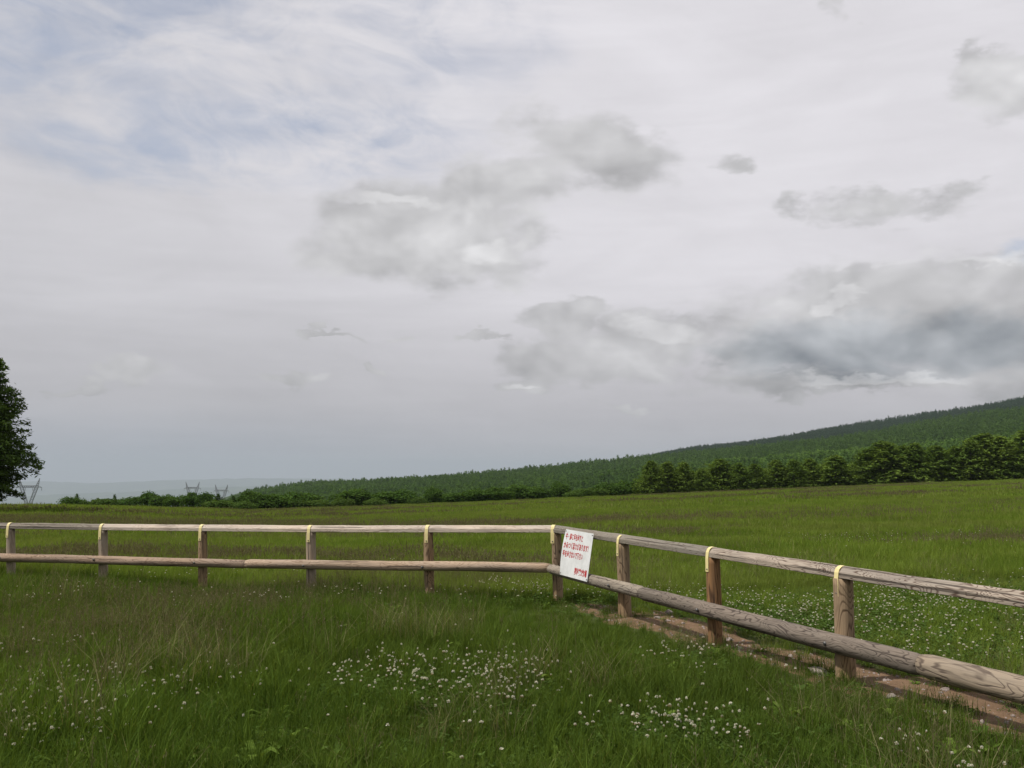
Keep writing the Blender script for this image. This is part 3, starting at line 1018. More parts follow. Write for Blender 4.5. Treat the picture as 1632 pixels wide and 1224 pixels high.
# ------------------------------------------------------------------ timber fence
def wood_material(name, pale, dark, axis='x', contrast=0.8, grain=9.0, grey=(0.22, 0.20, 0.18), grey_amt=0.4):
    m, gg, out = mat(name)
    t = gg.n('ShaderNodeTexCoord')
    oi = gg.n('ShaderNodeObjectInfo')
    off = gg.m('MULTIPLY', oi.outputs['Random'], 37.0)
    sx, sy, sz = gg.sep(t.outputs['Object'])
    if axis == 'x':
        v = gg.comb(gg.m('ADD', gg.m('MULTIPLY', sx, 1.5), off), gg.m('MULTIPLY', sy, 7.5), gg.m('MULTIPLY', sz, 7.5))
        vk = gg.comb(gg.m('ADD', gg.m('MULTIPLY', sx, 2.2), off), gg.m('MULTIPLY', sy, 5.0), gg.m('MULTIPLY', sz, 5.0))
        vf = gg.comb(gg.m('ADD', gg.m('MULTIPLY', sx, 3.0), off), gg.m('MULTIPLY', sy, 120), gg.m('MULTIPLY', sz, 120))
    else:
        v = gg.comb(gg.m('MULTIPLY', sx, 5.5), gg.m('ADD', gg.m('MULTIPLY', sy, 5.5), off), gg.m('MULTIPLY', sz, 1.15))
        vk = gg.comb(gg.m('MULTIPLY', sx, 5.0), gg.m('ADD', gg.m('MULTIPLY', sy, 5.0), off), gg.m('MULTIPLY', sz, 2.2))
        vf = gg.comb(gg.m('MULTIPLY', sx, 120), gg.m('ADD', gg.m('MULTIPLY', sy, 120), off), gg.m('MULTIPLY', sz, 3.0))
    n = gg.noise(v, 1.3, 2.5, 0.45, 0.5)
    ring = gg.m('PINGPONG', gg.m('MULTIPLY', n, grain), 0.5)       # growth-ring contours
    line = gg.step(ring, 0.02, 0.24, 1.0, 0.0)
    thick = gg.step(gg.noise(v, 2.3, 2), 0.36, 0.6)                # lines swell and fade along the log
    line = gg.m('MULTIPLY', line, gg.m('ADD', 0.30, gg.m('MULTIPLY', thick, 0.70)))
    fib = gg.noise(vf, 1.0, 3, 0.6)
    vo = gg.n('ShaderNodeTexVoronoi')
    gg.put(vo.inputs['Vector'], vk)
    vo.inputs['Scale'].default_value = 0.95
    knot = gg.step(vo.outputs['Distance'], 0.035, 0.085, 1.0, 0.0)
    c = gg.mix(gg.m('MULTIPLY', gg.step(gg.noise(v, 0.7, 3), 0.35, 0.65), grey_amt), pale, grey)
    c = gg.mix(gg.m('MULTIPLY', line, contrast), c, dark)
    c = gg.mix(gg.m('MULTIPLY', gg.step(fib, 0.4, 0.75), 0.35), c, dark)
    c = gg.mix(gg.m('MULTIPLY', knot, 0.85), c, (0.030, 0.022, 0.018))
    crk = gg.noise(gg.vm('MULTIPLY', vf, (0.25, 0.35, 0.35) if axis == 'x' else (0.35, 0.35, 0.25)), 1.0, 2, 0.4)
    crack = gg.step(crk, 0.335, 0.37, 1.0, 0.0)
    c = gg.mix(gg.m('MULTIPLY', crack, 0.7), c, (0.028, 0.020, 0.016))
    stain = gg.noise(v, 0.9, 4, 0.6)
    c = gg.mix(gg.m('MULTIPLY', gg.step(stain, 0.55, 0.72), 0.35), c, (0.07, 0.06, 0.052))
    h = gg.m('SUBTRACT', gg.m('MULTIPLY', fib, 0.5), gg.m('ADD', gg.m('ADD', gg.m('MULTIPLY', line, 0.8), knot), crack))
    principled(gg, out, c, 0.85, 0.2, bump(gg, h, 0.7, 0.004))
    return m


W_RAIL_L = wood_material('weathered_pink_rail', (0.50, 0.42, 0.34), (0.20, 0.14, 0.10), 'x', 0.5, 14, (0.42, 0.37, 0.32), 0.7)
W_RAIL_GREY = wood_material('weathered_grey_rail', (0.21, 0.185, 0.150), (0.085, 0.066, 0.050), 'x', 0.6, 15, (0.18, 0.165, 0.142), 0.7)
W_RAIL_R = wood_material('weathered_brown_rail', (0.34, 0.285, 0.230), (0.080, 0.050, 0.036), 'x', 0.95, 19, (0.225, 0.20, 0.172), 0.7)
W_LOG_L = wood_material('weathered_tan_log', (0.31, 0.225, 0.16), (0.12, 0.075, 0.050), 'x', 0.75, 16, (0.27, 0.215, 0.175), 0.6)
W_LOG_FRESH = wood_material('pale_tan_log', (0.39, 0.29, 0.205), (0.17, 0.11, 0.07), 'x', 0.65, 15, (0.33, 0.27, 0.22), 0.45)
W_LOG_R = wood_material('weathered_grey_log', (0.30, 0.255, 0.20), (0.058, 0.044, 0.038), 'x', 0.95, 18, (0.195, 0.17, 0.140), 0.7)
W_LOG_R2 = wood_material('dark_grey_log', (0.19, 0.155, 0.125), (0.050, 0.038, 0.032), 'x', 0.95, 15, (0.145, 0.125, 0.103), 0.7)
W_LOG_TAN = wood_material('grey_tan_log', (0.30, 0.235, 0.17), (0.075, 0.055, 0.045), 'x', 0.85, 9, (0.23, 0.20, 0.16), 0.5)
W_POST = wood_material('brown_post', (0.31, 0.205, 0.110), (0.075, 0.045, 0.026), 'z', 0.88, 15, (0.24, 0.19, 0.135), 0.55)
W_POST_DARK = wood_material('russet_post', (0.27, 0.145, 0.062), (0.05, 0.027, 0.016), 'z', 0.92, 14, (0.12, 0.080, 0.055), 0.5)
W_POST_PALE = wood_material('pale_grey_post', (0.33, 0.265, 0.195), (0.15, 0.108, 0.075), 'z', 0.5, 7, (0.27, 0.235, 0.19), 0.6)

m_strap, gg, out = mat('cream_painted_strap')
tcs = gg.n('ShaderNodeTexCoord')
sn = gg.noise(tcs.outputs['Object'], 26, 4, 0.7)
principled(gg, out, gg.mix(gg.step(sn, 0.62, 0.74), (0.66, 0.56, 0.27), (0.34, 0.26, 0.13)), 0.5, 0.4, bump(gg, sn, 0.2, 0.002))
m_bolt, gg, out = mat('dull_bolt')
principled(gg, out, (0.12, 0.115, 0.11), 0.5, 0.5, None, Metallic=0.7)

CORNER = np.array([0.569, 12.6])
STEP_R = np.array([0.663, -1.660])
STEP_L = np.array([-1.693, 0.572])
TOP_R = [0.936, 0.921, 0.919, 0.905, 0.897, 0.89]
TOP_L = [0.936, 0.903, 0.868, 0.847, 0.825, 0.812, 0.80, 0.79]
LOW_R = [0.392, 0.370, 0.338, 0.323, 0.316, 0.31]
LOW_L = [0.403, 0.356, 0.319, 0.306, 0.300, 0.276, 0.27, 0.26]
ux_R = STEP_R / np.linalg.norm(STEP_R)
ux_L = -STEP_L / np.linalg.norm(STEP_L)
n_R = np.array([-ux_R[1], ux_R[0]])          # away from the camera
n_L = np.array([-ux_L[1], ux_L[0]])

fence = empty('timber_fence', (CORNER[0], CORNER[1], 0))
tag(fence, 'weathered timber fence with round lower rail and cream straps, turning a corner by the sign', 'fence')
FO = Vector((CORNER[0], CORNER[1], 0))


def on_run(side, k, off=0.0):
    st, nn = (STEP_R, n_R) if side == 'R' else (STEP_L, n_L)
    return CORNER + st * k + nn * off


def frame_piece(name, me, p0, p1, parent=fence, roll=0.0):
    """place a mesh built along +x from p0 towards p1 with +y away from the camera"""
    p0, p1 = Vector(p0), Vector(p1)
    x = (p1 - p0).normalized()
    z = Vector((0, 0, 1))
    y = z.cross(x).normalized()
    z = x.cross(y)
    M = Matrix((x, y, z)).transposed().to_4x4()
    M.translation = p0 - FO
    o = ob(name, me, parent)
    o.matrix_local = M
    return o


def top_rail_mesh(L, m, seed):
    r = np.random.default_rng(seed)
    prof = np.array([(-0.054, 0.0), (0.054, 0.0), (0.058, 0.004), (0.058, 0.044), (0.052, 0.052), (0.020, 0.085), (0.008, 0.0915), (-0.008, 0.0915), (-0.020, 0.085), (-0.052, 0.052), (-0.058, 0.043), (-0.058, 0.004)])
    n = max(3, int(L / 0.12))
    V = []
    for i in range(n + 1):
        t = i / n
        wob = 0.0025 * math.sin(t * L * 3 + seed) + 0.0015 * math.sin(t * L * 9 + seed * 2)
        for y, z in prof:
            V.append((t * L, y * (1 + wob * 8) + wob, z * (1 + wob * 6) + r.normal(0, 0.0007)))
    k = len(prof)
    Q = [[i * k + j, i * k + (j + 1) % k, (i + 1) * k + (j + 1) % k, (i + 1) * k + j] for i in range(n) for j in range(k)]
    me = mesh_np('top_rail', V, [np.array(Q)[:, ::-1], np.array([list(range(k)), [n * k + j for j in range(k)][::-1]])], m)
    return me


def log_mesh(L, r0, r1, m, seed, scarf=(False, False)):
    r = np.random.default_rng(seed)
    n = max(4, int(L / 0.07))
    seg = 20
    V = []
    knots = [(r.uniform(0, L), r.uniform(0, 6.28)) for _ in range(int(L * 2.2))]
    for i in range(n + 1):
        t = i / n
        x = t * L
        rb = r0 * (1 - t) + r1 * t
        end = min(x, L - x)
        chamf = 0.010 * max(0, 1 - end / 0.03) if end < 0.03 else 0
        cy = 0.004 * math.sin(x * 1.7 + seed)
        cz = 0.003 * math.sin(x * 2.3 + seed * 3)
        for j in range(seg):
            a = 2 * math.pi * j / seg
            rad_ = rb - chamf + 0.0022 * math.sin(3 * a + x * 2 + seed) + 0.0015 * math.sin(7 * a + x * 5) + r.normal(0, 0.0005)
            for kx, ka in knots:
                da = (a - ka + math.pi) % (2 * math.pi) - math.pi
                rad_ += 0.004 * math.exp(-((x - kx) / 0.05) ** 2 - (da / 0.35) ** 2)
            V.append((x, cy + rad_ * math.cos(a), cz + rad_ * math.sin(a)))
    Q = [[i * seg + j, i * seg + (j + 1) % seg, (i + 1) * seg + (j + 1) % seg, (i + 1) * seg + j] for i in range(n) for j in range(seg)]
    return mesh_np('bottom_rail', V, [np.array(Q)[:, ::-1], np.array([list(range(seg)), [n * seg + j for j in range(seg)][::-1]])], m, smooth=True)


def post_mesh(h, rr, m, seed):
    """round post along z, foot below the turf; a long drying crack runs down one side"""
    r = np.random.default_rng(seed)
    seg = 22
    zs = np.concatenate([[-0.35, -0.1], np.linspace(0, h, 15)])
    ck = r.uniform(3.6, 5.4)
    V = []
    for z in zs:
        t = max(0, z / h)
        for j in range(seg):
            a = 2 * math.pi * j / seg
            da = (a - ck - 0.2 * math.sin(z * 3) + math.pi) % (2 * math.pi) - math.pi
            q = rr * (1.03 - 0.05 * t) + 0.002 * math.sin(4 * a + seed) + 0.0015 * math.sin(z * 9 + a * 2 + seed) - 0.009 * math.exp(-(da / 0.12) ** 2)
            V.append((q * math.cos(a), q * math.sin(a), z))
    n = len(zs)
    Q = [[i * seg + j, i * seg + (j + 1) % seg, (i + 1) * seg + (j + 1) % seg, (i + 1) * seg + j] for i in range(n - 1) for j in range(seg)]
    return mesh_np('post', V, [np.array(Q), np.array([[(n - 1) * seg + j for j in range(seg)], list(range(seg))[::-1]])], m, smooth=True)


# posts
def z_at(arr, k):
    return float(np.interp(k, range(len(arr)), arr))


post_styles = {('L', 1): W_POST, ('L', 2): W_POST_PALE, ('L', 3): W_POST, ('L', 4): W_POST_PALE, ('L', 5): W_POST_PALE, ('L', 6): W_POST,
               ('R', 0): W_POST, ('R', 1): W_POST, ('R', 2): W_POST_DARK, ('R', 3): W_POST, ('R', 4): W_POST_DARK}
post_r = {('R', 3): 0.074, ('R', 2): 0.068, ('R', 1): 0.070}
LEAN = {('R', 0): 0.024, ('R', 1): 0.022, ('R', 2): 0.012, ('R', 3): 0.0, ('L', 1): 0.03, ('L', 2): 0.03, ('L', 3): 0.028, ('L', 4): 0.045, ('L', 5): 0.05, ('L', 6): 0.05}
for i, (side, k) in enumerate(sorted(post_styles, reverse=True)):
    arr = TOP_R if side == 'R' else TOP_L
    x, y = on_run(side, k)
    zt = z_at(arr, k) - 0.092
    z0 = gz(x, y)
    me = post_mesh(zt - z0, post_r.get((side, k), 0.066), post_styles[(side, k)], 11 + i * 3)
    o = ob('post', me, fence, Vector((x, y, z0)) - FO)
    ln = LEAN.get((side, k), 0.0)
    o.rotation_euler = (0, -ln, 0)
    o.location.x += ln * (zt - z0)

# top rails: (side, k from, k to, material)
for i, (side, ka, kb, m) in enumerate([('L', 8.0, 6.0, W_RAIL_R), ('L', 6.0, 4.0, W_RAIL_GREY), ('L', 4.0, 2.0, W_RAIL_L), ('L', 2.0, 0.0, W_RAIL_L),
                                       ('R', 0.0, 2.0, W_RAIL_GREY), ('R', 2.0, 4.0, W_RAIL_R), ('R', 4.0, 6.0, W_RAIL_R)]):
    arr = TOP_R if side == 'R' else TOP_L
    kk = np.arange(min(ka, kb), max(ka, kb), 2)
    a, b = on_run(side, ka), on_run(side, kb)
    if side == 'L' and kb == 0:
        b = b - ux_L * 0.022
    if side == 'R' and ka == 0:
        a = a + ux_R * 0.022
    za, zb = z_at(arr, ka) - 0.092, z_at(arr, kb) - 0.092
    p0, p1 = Vector((*a, za)), Vector((*b, zb))
    gap = 0.003
    L = (p1 - p0).length - gap
    o = frame_piece('top_rail', top_rail_mesh(L, m, 5 + i), p0, p1)
    if m is W_RAIL_L:
        o['label'] = 'paler pinkish stretch of flat-bottomed top rail'
    if side == 'R' and ka == 2.0:
        o['label'] = 'top rail with bold wavy dark grain'
# mitre piece closing the bend over the corner post
mp = np.array([(-0.05, -0.03, 0), (0.045, -0.055, 0), (0.055, 0.03, 0), (-0.015, 0.058, 0)])
bend = []
for z, s_ in ((0, 1.0), (0.045, 1.0), (0.072, 0.78), (0.0895, 0.3)):
    bend += [(p[0] * s_, p[1] * s_, z) for p in mp]
Q = [[i * 4 + j, i * 4 + (j + 1) % 4, (i + 1) * 4 + (j + 1) % 4, (i + 1) * 4 + j] for i in range(3) for j in range(4)]
ob('rail_joint', mesh_np('rail_joint', bend, [np.array(Q), np.array([[12, 13, 14, 15], [3, 2, 1, 0]])], W_RAIL_GREY), fence, Vector((*CORNER, 0.936 - 0.092)) - FO)

# lower round rails on the camera side of the posts
OFF = -0.104
# meeting point of both offset lines
A2 = np.column_stack([ux_L, -ux_R])
pl, pr = CORNER + n_L * OFF, CORNER + n_R * OFF
tt = np.linalg.solve(A2, pr - pl)
meet = pl + ux_L * tt[0]
kmeet_L = -tt[0] / np.linalg.norm(STEP_L)
kmeet_R = np.dot(meet - pr, ux_R) / np.linalg.norm(STEP_R)
for i, (side, ka, kb, r0, r1, m, dz0, lab) in enumerate([
        ('L', 7.6, 5.5, 0.064, 0.064, W_LOG_L, 0, None), ('L', 5.5, 2.54, 0.066, 0.060, W_LOG_L, 0, None), ('L', 2.54, kmeet_L, 0.064, 0.062, W_LOG_FRESH, 0.004, 'paler tan round lower rail ending at the corner'),
        ('R', kmeet_R, 1.34, 0.062, 0.066, W_LOG_R, 0, 'short grey round lower rail behind the sign'), ('R', 1.34, 3.5, 0.069, 0.075, W_LOG_R2, 0, 'dark grey lower rail with bold swirling grain'),
        ('R', 3.5, 6.0, 0.082, 0.086, W_LOG_TAN, 0.006, 'thick tan lower rail lapping over its neighbour near the right edge')]):
    arr = LOW_R if side == 'R' else LOW_L
    a, b = on_run(side, ka, OFF), on_run(side, kb, OFF)
    za, zb = z_at(arr, abs(ka)) + dz0, z_at(arr, abs(kb)) + dz0
    if side == 'L' and kb == kmeet_L:
        b = b - ux_L * 0.0
    if side == 'R' and ka == kmeet_R:
        a = a - ux_R * 0.02
    p0, p1 = Vector((*a, za)), Vector((*b, zb))
    L = (p1 - p0).length
    o = frame_piece('bottom_rail', log_mesh(L + (0.03 if kb in (2.54, 1.34, 5.5) else 0.0), r0, r1, m, 21 + i), p0, p1)
    if lab:
        o['label'] = lab


# straps with a screw each, bolts through the lower rail
def strap_mesh():
    prof = [(-0.0690, -0.135), (-0.0685, -0.012), (-0.0620, 0.046), (-0.050, 0.074), (-0.027, 0.091), (0.0, 0.0965), (0.027, 0.091), (0.050, 0.074), (0.0615, 0.046), (0.0615, -0.135)]
    inn = [(-0.0655, -0.135), (-0.0650, -0.012), (-0.0585, 0.045), (-0.0475, 0.072), (-0.0255, 0.0885), (0.0, 0.0935), (0.0255, 0.0885), (0.0475, 0.072), (0.0580, 0.045), (0.0580, -0.135)]
    V = []
    w = 0.0235
    for (y, z), (y2, z2) in zip(prof, inn):
        V += [(-w, y, z), (w, y, z), (w, y2, z2), (-w, y2, z2)]
    n = len(prof)
    Q = [[i * 4 + j, i * 4 + (j + 1) % 4, (i + 1) * 4 + (j + 1) % 4, (i + 1) * 4 + j] for i in range(n - 1) for j in range(4)]
    Q += [[3, 2, 1, 0], [(n - 1) * 4 + j for j in range(4)]]
    return mesh_np('strap', V, [np.array(Q)], m_strap)


def dome_mesh(name, r, h, m):
    V, Fq = [], []
    seg = 10
    for q, z in ((1.0, 0.0), (0.98, 0.5), (0.7, 0.9)):
        V += [(r * q * math.cos(2 * math.pi * j / seg), -h * z, r * q * math.sin(2 * math.pi * j / seg)) for j in range(seg)]
    V.append((0, -h, 0))
    Fq = [[i * seg + j, i * seg + (j + 1) % seg, (i + 1) * seg + (j + 1) % seg, (i + 1) * seg + j] for i in range(2) for j in range(seg)]
    Ft = [[2 * seg + j, 2 * seg + (j + 1) % seg, 3 * seg] for j in range(seg)]
    return mesh_np(name, V, [np.array(Fq), np.array(Ft)], m, smooth=True)


strap0 = strap_mesh()
screw0 = dome_mesh('screw', 0.0085, 0.006, m_bolt)
bolt0 = dome_mesh('bolt', 0.017, 0.018, m_bolt)
for side, k in sorted(post_styles):
    arr = TOP_R if side == 'R' else TOP_L
    ux = ux_R if side == 'R' else ux_L
    nn = n_R if side == 'R' else n_L
    sh = 0.0
    if (side, k) == ('R', 0):
        ux, nn, sh = ux_L, n_L, -0.034
    x, y = on_run(side, k) + ux * sh
    o = ob('strap', strap0, fence, Vector((x, y, z_at(arr, k) - 0.092)) - FO, (0, 0, math.atan2(ux[1], ux[0])))
    ob('screw', screw0, o, (0.002, -0.0690, -0.112))
    xb, yb = on_run(side, k, OFF) + ux * (-0.01)
    rb = 0.062 if side == 'L' else 0.074
    low = LOW_R if side == 'R' else LOW_L
    if (side, k) != ('R', 0):
        ob('bolt', bolt0, fence, Vector((xb - nn[0] * (rb - 0.004), yb - nn[1] * (rb - 0.004), z_at(low, k) + 0.005)) - FO, (0, 0, math.atan2(ux[1], ux[0])))

# ------------------------------------------------------------------ warning sign hung on the rails beside the corner
m_board, gg, out = mat('white_enamel_board')
tcs = gg.n('ShaderNodeTexCoord')
sn = gg.noise(tcs.outputs['Object'], 7, 5, 0.7)
principled(gg, out, gg.mix(gg.step(sn, 0.35, 0.75), (0.62, 0.63, 0.63), (0.50, 0.51, 0.505)), 0.45, 0.4)
m_red, gg, out = mat('red_sign_paint')
tcs = gg.n('ShaderNodeTexCoord')
sn = gg.noise(tcs.outputs['Object'], 40, 3, 0.7)
principled(gg, out, gg.mix(gg.step(sn, 0.4, 0.7), (0.36, 0.018, 0.020), (0.44, 0.040, 0.036)), 0.5, 0.3)

SW, SH = 0.765, 0.555
kt0, kt1 = 0.275, 0.70
ta, tb = on_run('R', kt0, -0.094), on_run('R', kt1, -0.094)
ztop = 0.936 - 0.035
ctr = (ta + tb) / 2
top_c = Vector((ctr[0], ctr[1], ztop))
low_off = on_run('R', (kt0 + kt1) / 2, -0.176)
bot_c = Vector((low_off[0], low_off[1], ztop - 0.53))
upv = (top_c - bot_c).normalized()
xv = Vector((ux_R[0], ux_R[1], -0.012)).normalized()
nv = xv.cross(upv).normalized()                 # towards the reader
upv = nv.cross(xv).normalized()
sign = empty('warning_sign', (0, 0, 0))
M = Matrix((xv, upv, nv)).transposed().to_4x4()
M.translation = (top_c + bot_c) / 2
sign.matrix_world = M
tag(sign, 'white board with red Japanese lettering hung on the fence beside the corner post', 'sign')


def sheet_bend(x, y):
    """the thin board bows outwards at its upper left corner"""
    u = max(0.0, (-x / (SW / 2) + 0.2) / 1.2)
    v = (y / (SH / 2))
    return 0.020 * u * u * (1 - v * v) + 0.004 * math.sin(x * 6)


nx, ny = 20, 14
V = []
for face in (0, 1):
    for j in range(ny + 1):
        for i in range(nx + 1):
            x, y = (i / nx - 0.5) * SW, (j / ny - 0.5) * SH
            V.append((x, y, sheet_bend(x, y) - 0.002 * face))
w1 = nx + 1
off2 = w1 * (ny + 1)
Q = [[j * w1 + i, j * w1 + i + 1, (j + 1) * w1 + i + 1, (j + 1) * w1 + i] for j in range(ny) for i in range(nx)]
Q += [[q + off2 for q in qq[::-1]] for qq in Q]
rim = [i for i in range(nx)] + [nx + j * w1 for j in range(ny)] + [ny * w1 + i for i in range(nx, 0, -1)] + [j * w1 for j in range(ny, 0, -1)]
for a, b in zip(rim, rim[1:] + rim[:1]):
    Q.append([b, a, a + off2, b + off2])
ob('board', mesh_np('board', V, [np.array(Q)], m_board, smooth=False), sign)


def lettering(text, x, y, size, width, name='lettering', align='LEFT'):
    cu = bpy.data.curves.new('txt', 'FONT')
    cu.body = text
    cu.size = size
    cu.offset = size * 0.032
    cu.align_x = align
    cu.resolution_u = 3
    to = bpy.data.objects.new('txt', cu)
    COL.objects.link(to)
    bpy.context.view_layer.update()
    dg = bpy.context.evaluated_depsgraph_get()
    me = bpy.data.meshes.new_from_object(to.evaluated_get(dg))
    bpy.data.objects.remove(to)
    n = len(me.vertices)
    co = np.empty(n * 3, np.float32)
    me.vertices.foreach_get('co', co)
    co = co.reshape(-1, 3)
    w = co[:, 0].max() - co[:, 0].min()
    co[:, 0] = (co[:, 0] - co[:, 0].min()) * width / w + (x if align == 'LEFT' else x - width)
    co[:, 1] += y
    co[:, 2] = [sheet_bend(float(a), float(b)) + 0.0012 for a, b in co[:, :2]]
    me.vertices.foreach_set('co', co.ravel())
    me.materials.clear()
    me.materials.append(m_red)
    me.update()
    return ob(name, me, sign)


l_, r__ = -SW / 2, SW / 2
lettering('牛・馬に手を出すと', l_ + 0.035, 0.165, 0.084, 0.475)
lettering('かみつく恐れがあります！', l_ + 0.030, 0.060, 0.084, 0.66)
lettering('手を出さないで下さい', l_ + 0.030, -0.045, 0.084, 0.535)
lettering('蓼科第2牧場', r__ - 0.035, -0.225, 0.084, 0.34, align='RIGHT')
for sx, sy in ((-1, 1), (1, 1), (1, -1), (-1, -1)):
    ob('screw', screw0, sign, (sx * (SW / 2 - 0.02), sy * (SH / 2 - 0.022), sheet_bend(sx * SW / 2, sy * SH / 2) + 0.0003), (math.pi / 2 + math.pi, 0, 0))

# ------------------------------------------------------------------ worn earth strip below the right-hand fence
def strip_coords(x, y):
    d = np.stack([np.asarray(x) - CORNER[0], np.asarray(y) - CORNER[1]], -1)
    return d @ ux_R, d @ n_R


def strip_edges(s):
    near = -0.12 + 0.10 * np.sin(s * 2.1 + 0.6) + 0.06 * np.sin(s * 5.3) + 0.03 * np.sin(s * 11.7)
    far = 0.48 + 0.16 * np.sin(s * 1.3 + 1.0) + 0.08 * np.sin(s * 4.1 + 2) + 0.04 * np.sin(s * 9.3)
    wide = np.exp(-((s - 2.4) / 0.8) ** 2) * 0.28
    pinch = 1 - 0.35 * np.exp(-((s - 4.6) / 0.6) ** 2)
    fade = np.clip((s - 0.35) / 0.7, 0, 1)
    mid = 0.18
    return mid + (near - mid) * fade * pinch, mid + (far + wide - mid) * fade * pinch


m_dirt, gg, out = mat('dry_brown_earth')
geo = gg.n('ShaderNodeNewGeometry')
P = geo.outputs['Position']
dn = gg.noise(P, 5, 6, 0.7)
dn2 = gg.noise(P, 38, 5, 0.75)
dn3 = gg.noise(gg.vm('MULTIPLY', P, (90, 30, 60)), 1, 3, 0.6)
c = gg.mix(gg.step(dn, 0.3, 0.7), (0.120, 0.075, 0.044), (0.195, 0.125, 0.076))
c = gg.mix(gg.m('MULTIPLY', gg.step(dn2, 0.5, 0.68), 0.6), c, (0.095, 0.058, 0.036))
c = gg.mix(gg.m('MULTIPLY', gg.step(dn3, 0.60, 0.72), 0.6), c, (0.26, 0.20, 0.14))
principled(gg, out, c, 0.95, 0.1, bump(gg, gg.m('ADD', dn2, dn), 0.8, 0.015))
ss = np.linspace(0.35, 12.5, 300)
rows = 22
ne, fe = strip_edges(ss)
V = []
for j in range(rows):
    t = j / (rows - 1)
    o_ = (ne - 0.10) * (1 - t) + (fe + 0.10) * t
    P2 = CORNER[None] + ss[:, None] * ux_R[None] + o_[:, None] * n_R[None]
    z = ground(P2[:, 0], P2[:, 1]) + 0.012 * math.sin(math.pi * t) + 0.004 + 0.003 * np.sin(P2[:, 0] * 23 + P2[:, 1] * 17) * np.sin(P2[:, 1] * 31 + t * 9) + rng.normal(0, 0.002, len(ss))
    if j in (0, rows - 1):
        z = z - 0.03
    V.append(np.column_stack([P2, z]))
V = np.array(V)
n_ = len(ss)
i = np.arange(rows - 1)[:, None]
j = np.arange(n_ - 1)[None, :]
q = np.stack([i * n_ + j, (i + 1) * n_ + j, (i + 1) * n_ + j + 1, i * n_ + j + 1], -1).reshape(-1, 4)
me = mesh_np('dirt_path', V.reshape(-1, 3), [q[:, ::-1]], m_dirt, smooth=True)
tag(ob('dirt_path', me), kind='structure')
nrm = [0, 0, 0]
# stones
m_stone, gg, out = mat('pinkish_grey_stone')
tcs = gg.n('ShaderNodeTexCoord')
sn = gg.noise(tcs.outputs['Object'], 14, 6, 0.7)
principled(gg, out, gg.mix(gg.step(sn, 0.35, 0.68), (0.22, 0.175, 0.155), (0.42, 0.355, 0.33)), 0.9, 0.15, bump(gg, sn, 0.7, 0.01))


def stone_mesh(lx, ly, lz, seed):
    r = np.random.default_rng(seed)
    import bmesh
    bm = bmesh.new()
    bmesh.ops.create_icosphere(bm, subdivisions=3, radius=1)
    ph = r.uniform(0, 6, 6)
    cuts = [(Vector(rand_dirs(1, r)[0]), r.uniform(0.55, 0.85)) for _ in range(9)]
    for v in bm.verts:
        p = v.co.copy()
        for nn_, dd in cuts:
            q_ = p.dot(nn_)
            if q_ > dd:
                p -= nn_ * (q_ - dd) * 0.85
        s_ = 1 + 0.06 * math.sin(p.x * 5 + ph[0]) * math.sin(p.y * 6 + ph[1]) + 0.04 * math.sin(p.z * 9 + ph[2])
        v.co = Vector((p.x * lx, p.y * ly, p.z * lz)) * s_ / 1.4
    me = bpy.data.meshes.new('stone')
    bm.to_mesh(me)
    bm.free()
    me.materials.append(m_stone)
    return me


STONES = [
    (2.44, 7.90, 0.175, 0.06, 0.055, -1.05, 'long flat pinkish stone lying in the earth left of the tallest near post'),
    (2.08, 9.50, 0.055, 0.045, 0.035, 0.3, 'pale flat stone just right of the foot of the russet post'),
    (1.86, 9.72, 0.035, 0.03, 0.03, 0.9, 'small pale stone touching the left foot of the russet post'),
    (1.78, 11.22, 0.075, 0.06, 0.055, 0.3, 'round grey stone on the bare earth between the second and third right-hand posts'),
    (1.58, 10.75, 0.06, 0.05, 0.03, 0.8, 'low pale stone on the near rim of the wide bare patch'),
    (1.66, 10.55, 0.05, 0.03, 0.022, 0.2, 'small flat stone right beside the low pale stone on the wide bare patch'),
    (1.80, 10.40, 0.045, 0.03, 0.02, 1.2, 'thin flat stone on the near rim of the bare patch, nearest to the russet post'),
    (2.69, 7.06, 0.07, 0.05, 0.03, 0.6, 'whitish flaky stone right of the tallest near post, at the grass rim'),
    (2.755, 6.60, 0.10, 0.05, 0.025, -1.1, 'pale flat stone sunk along the near rim of the earth strip'),
    (2.83, 6.36, 0.08, 0.04, 0.02, -1.0, 'smaller pale flat stone nearest to the right edge of the picture'),
    (0.36, 14.95, 0.13, 0.09, 0.075, 0.2, 'tan block of stone in the clover behind the lower rail, left of the corner post'),
]
for i, (x, y, a, b, c_, rz, lab) in enumerate(STONES):
    o = ob('stone', stone_mesh(a, b, c_, 200 + i), None, (x, y, gz(x, y) + c_ * 0.35 + 0.012), (0.05, 0.04, rz))
    tag(o, lab, 'stone')

peb_kinds = [stone_mesh(1, 0.8, 0.6, 230 + s) for s in range(3)]
n = 900
s_ = rng.uniform(0.6, 9.5, n)
ne, fe = strip_edges(s_)
o_ = ne + (fe - ne) * rng.uniform(-0.05, 1.0, n)
P2 = CORNER[None] + s_[:, None] * ux_R[None] + o_[:, None] * n_R[None]
sz = rng.gamma(1.6, 0.0055, n) + 0.003
instancer('pebbles', np.column_stack([P2, ground(P2[:, 0], P2[:, 1]) + 0.014]), np.column_stack([rng.uniform(0, 0.5, (n, 2)), rng.uniform(0, 6, n)]), np.repeat(sz[:, None], 3, 1), rng.integers(0, 3, n), peb_kinds,
          'scattered pebbles and crumbs on the worn earth strip')

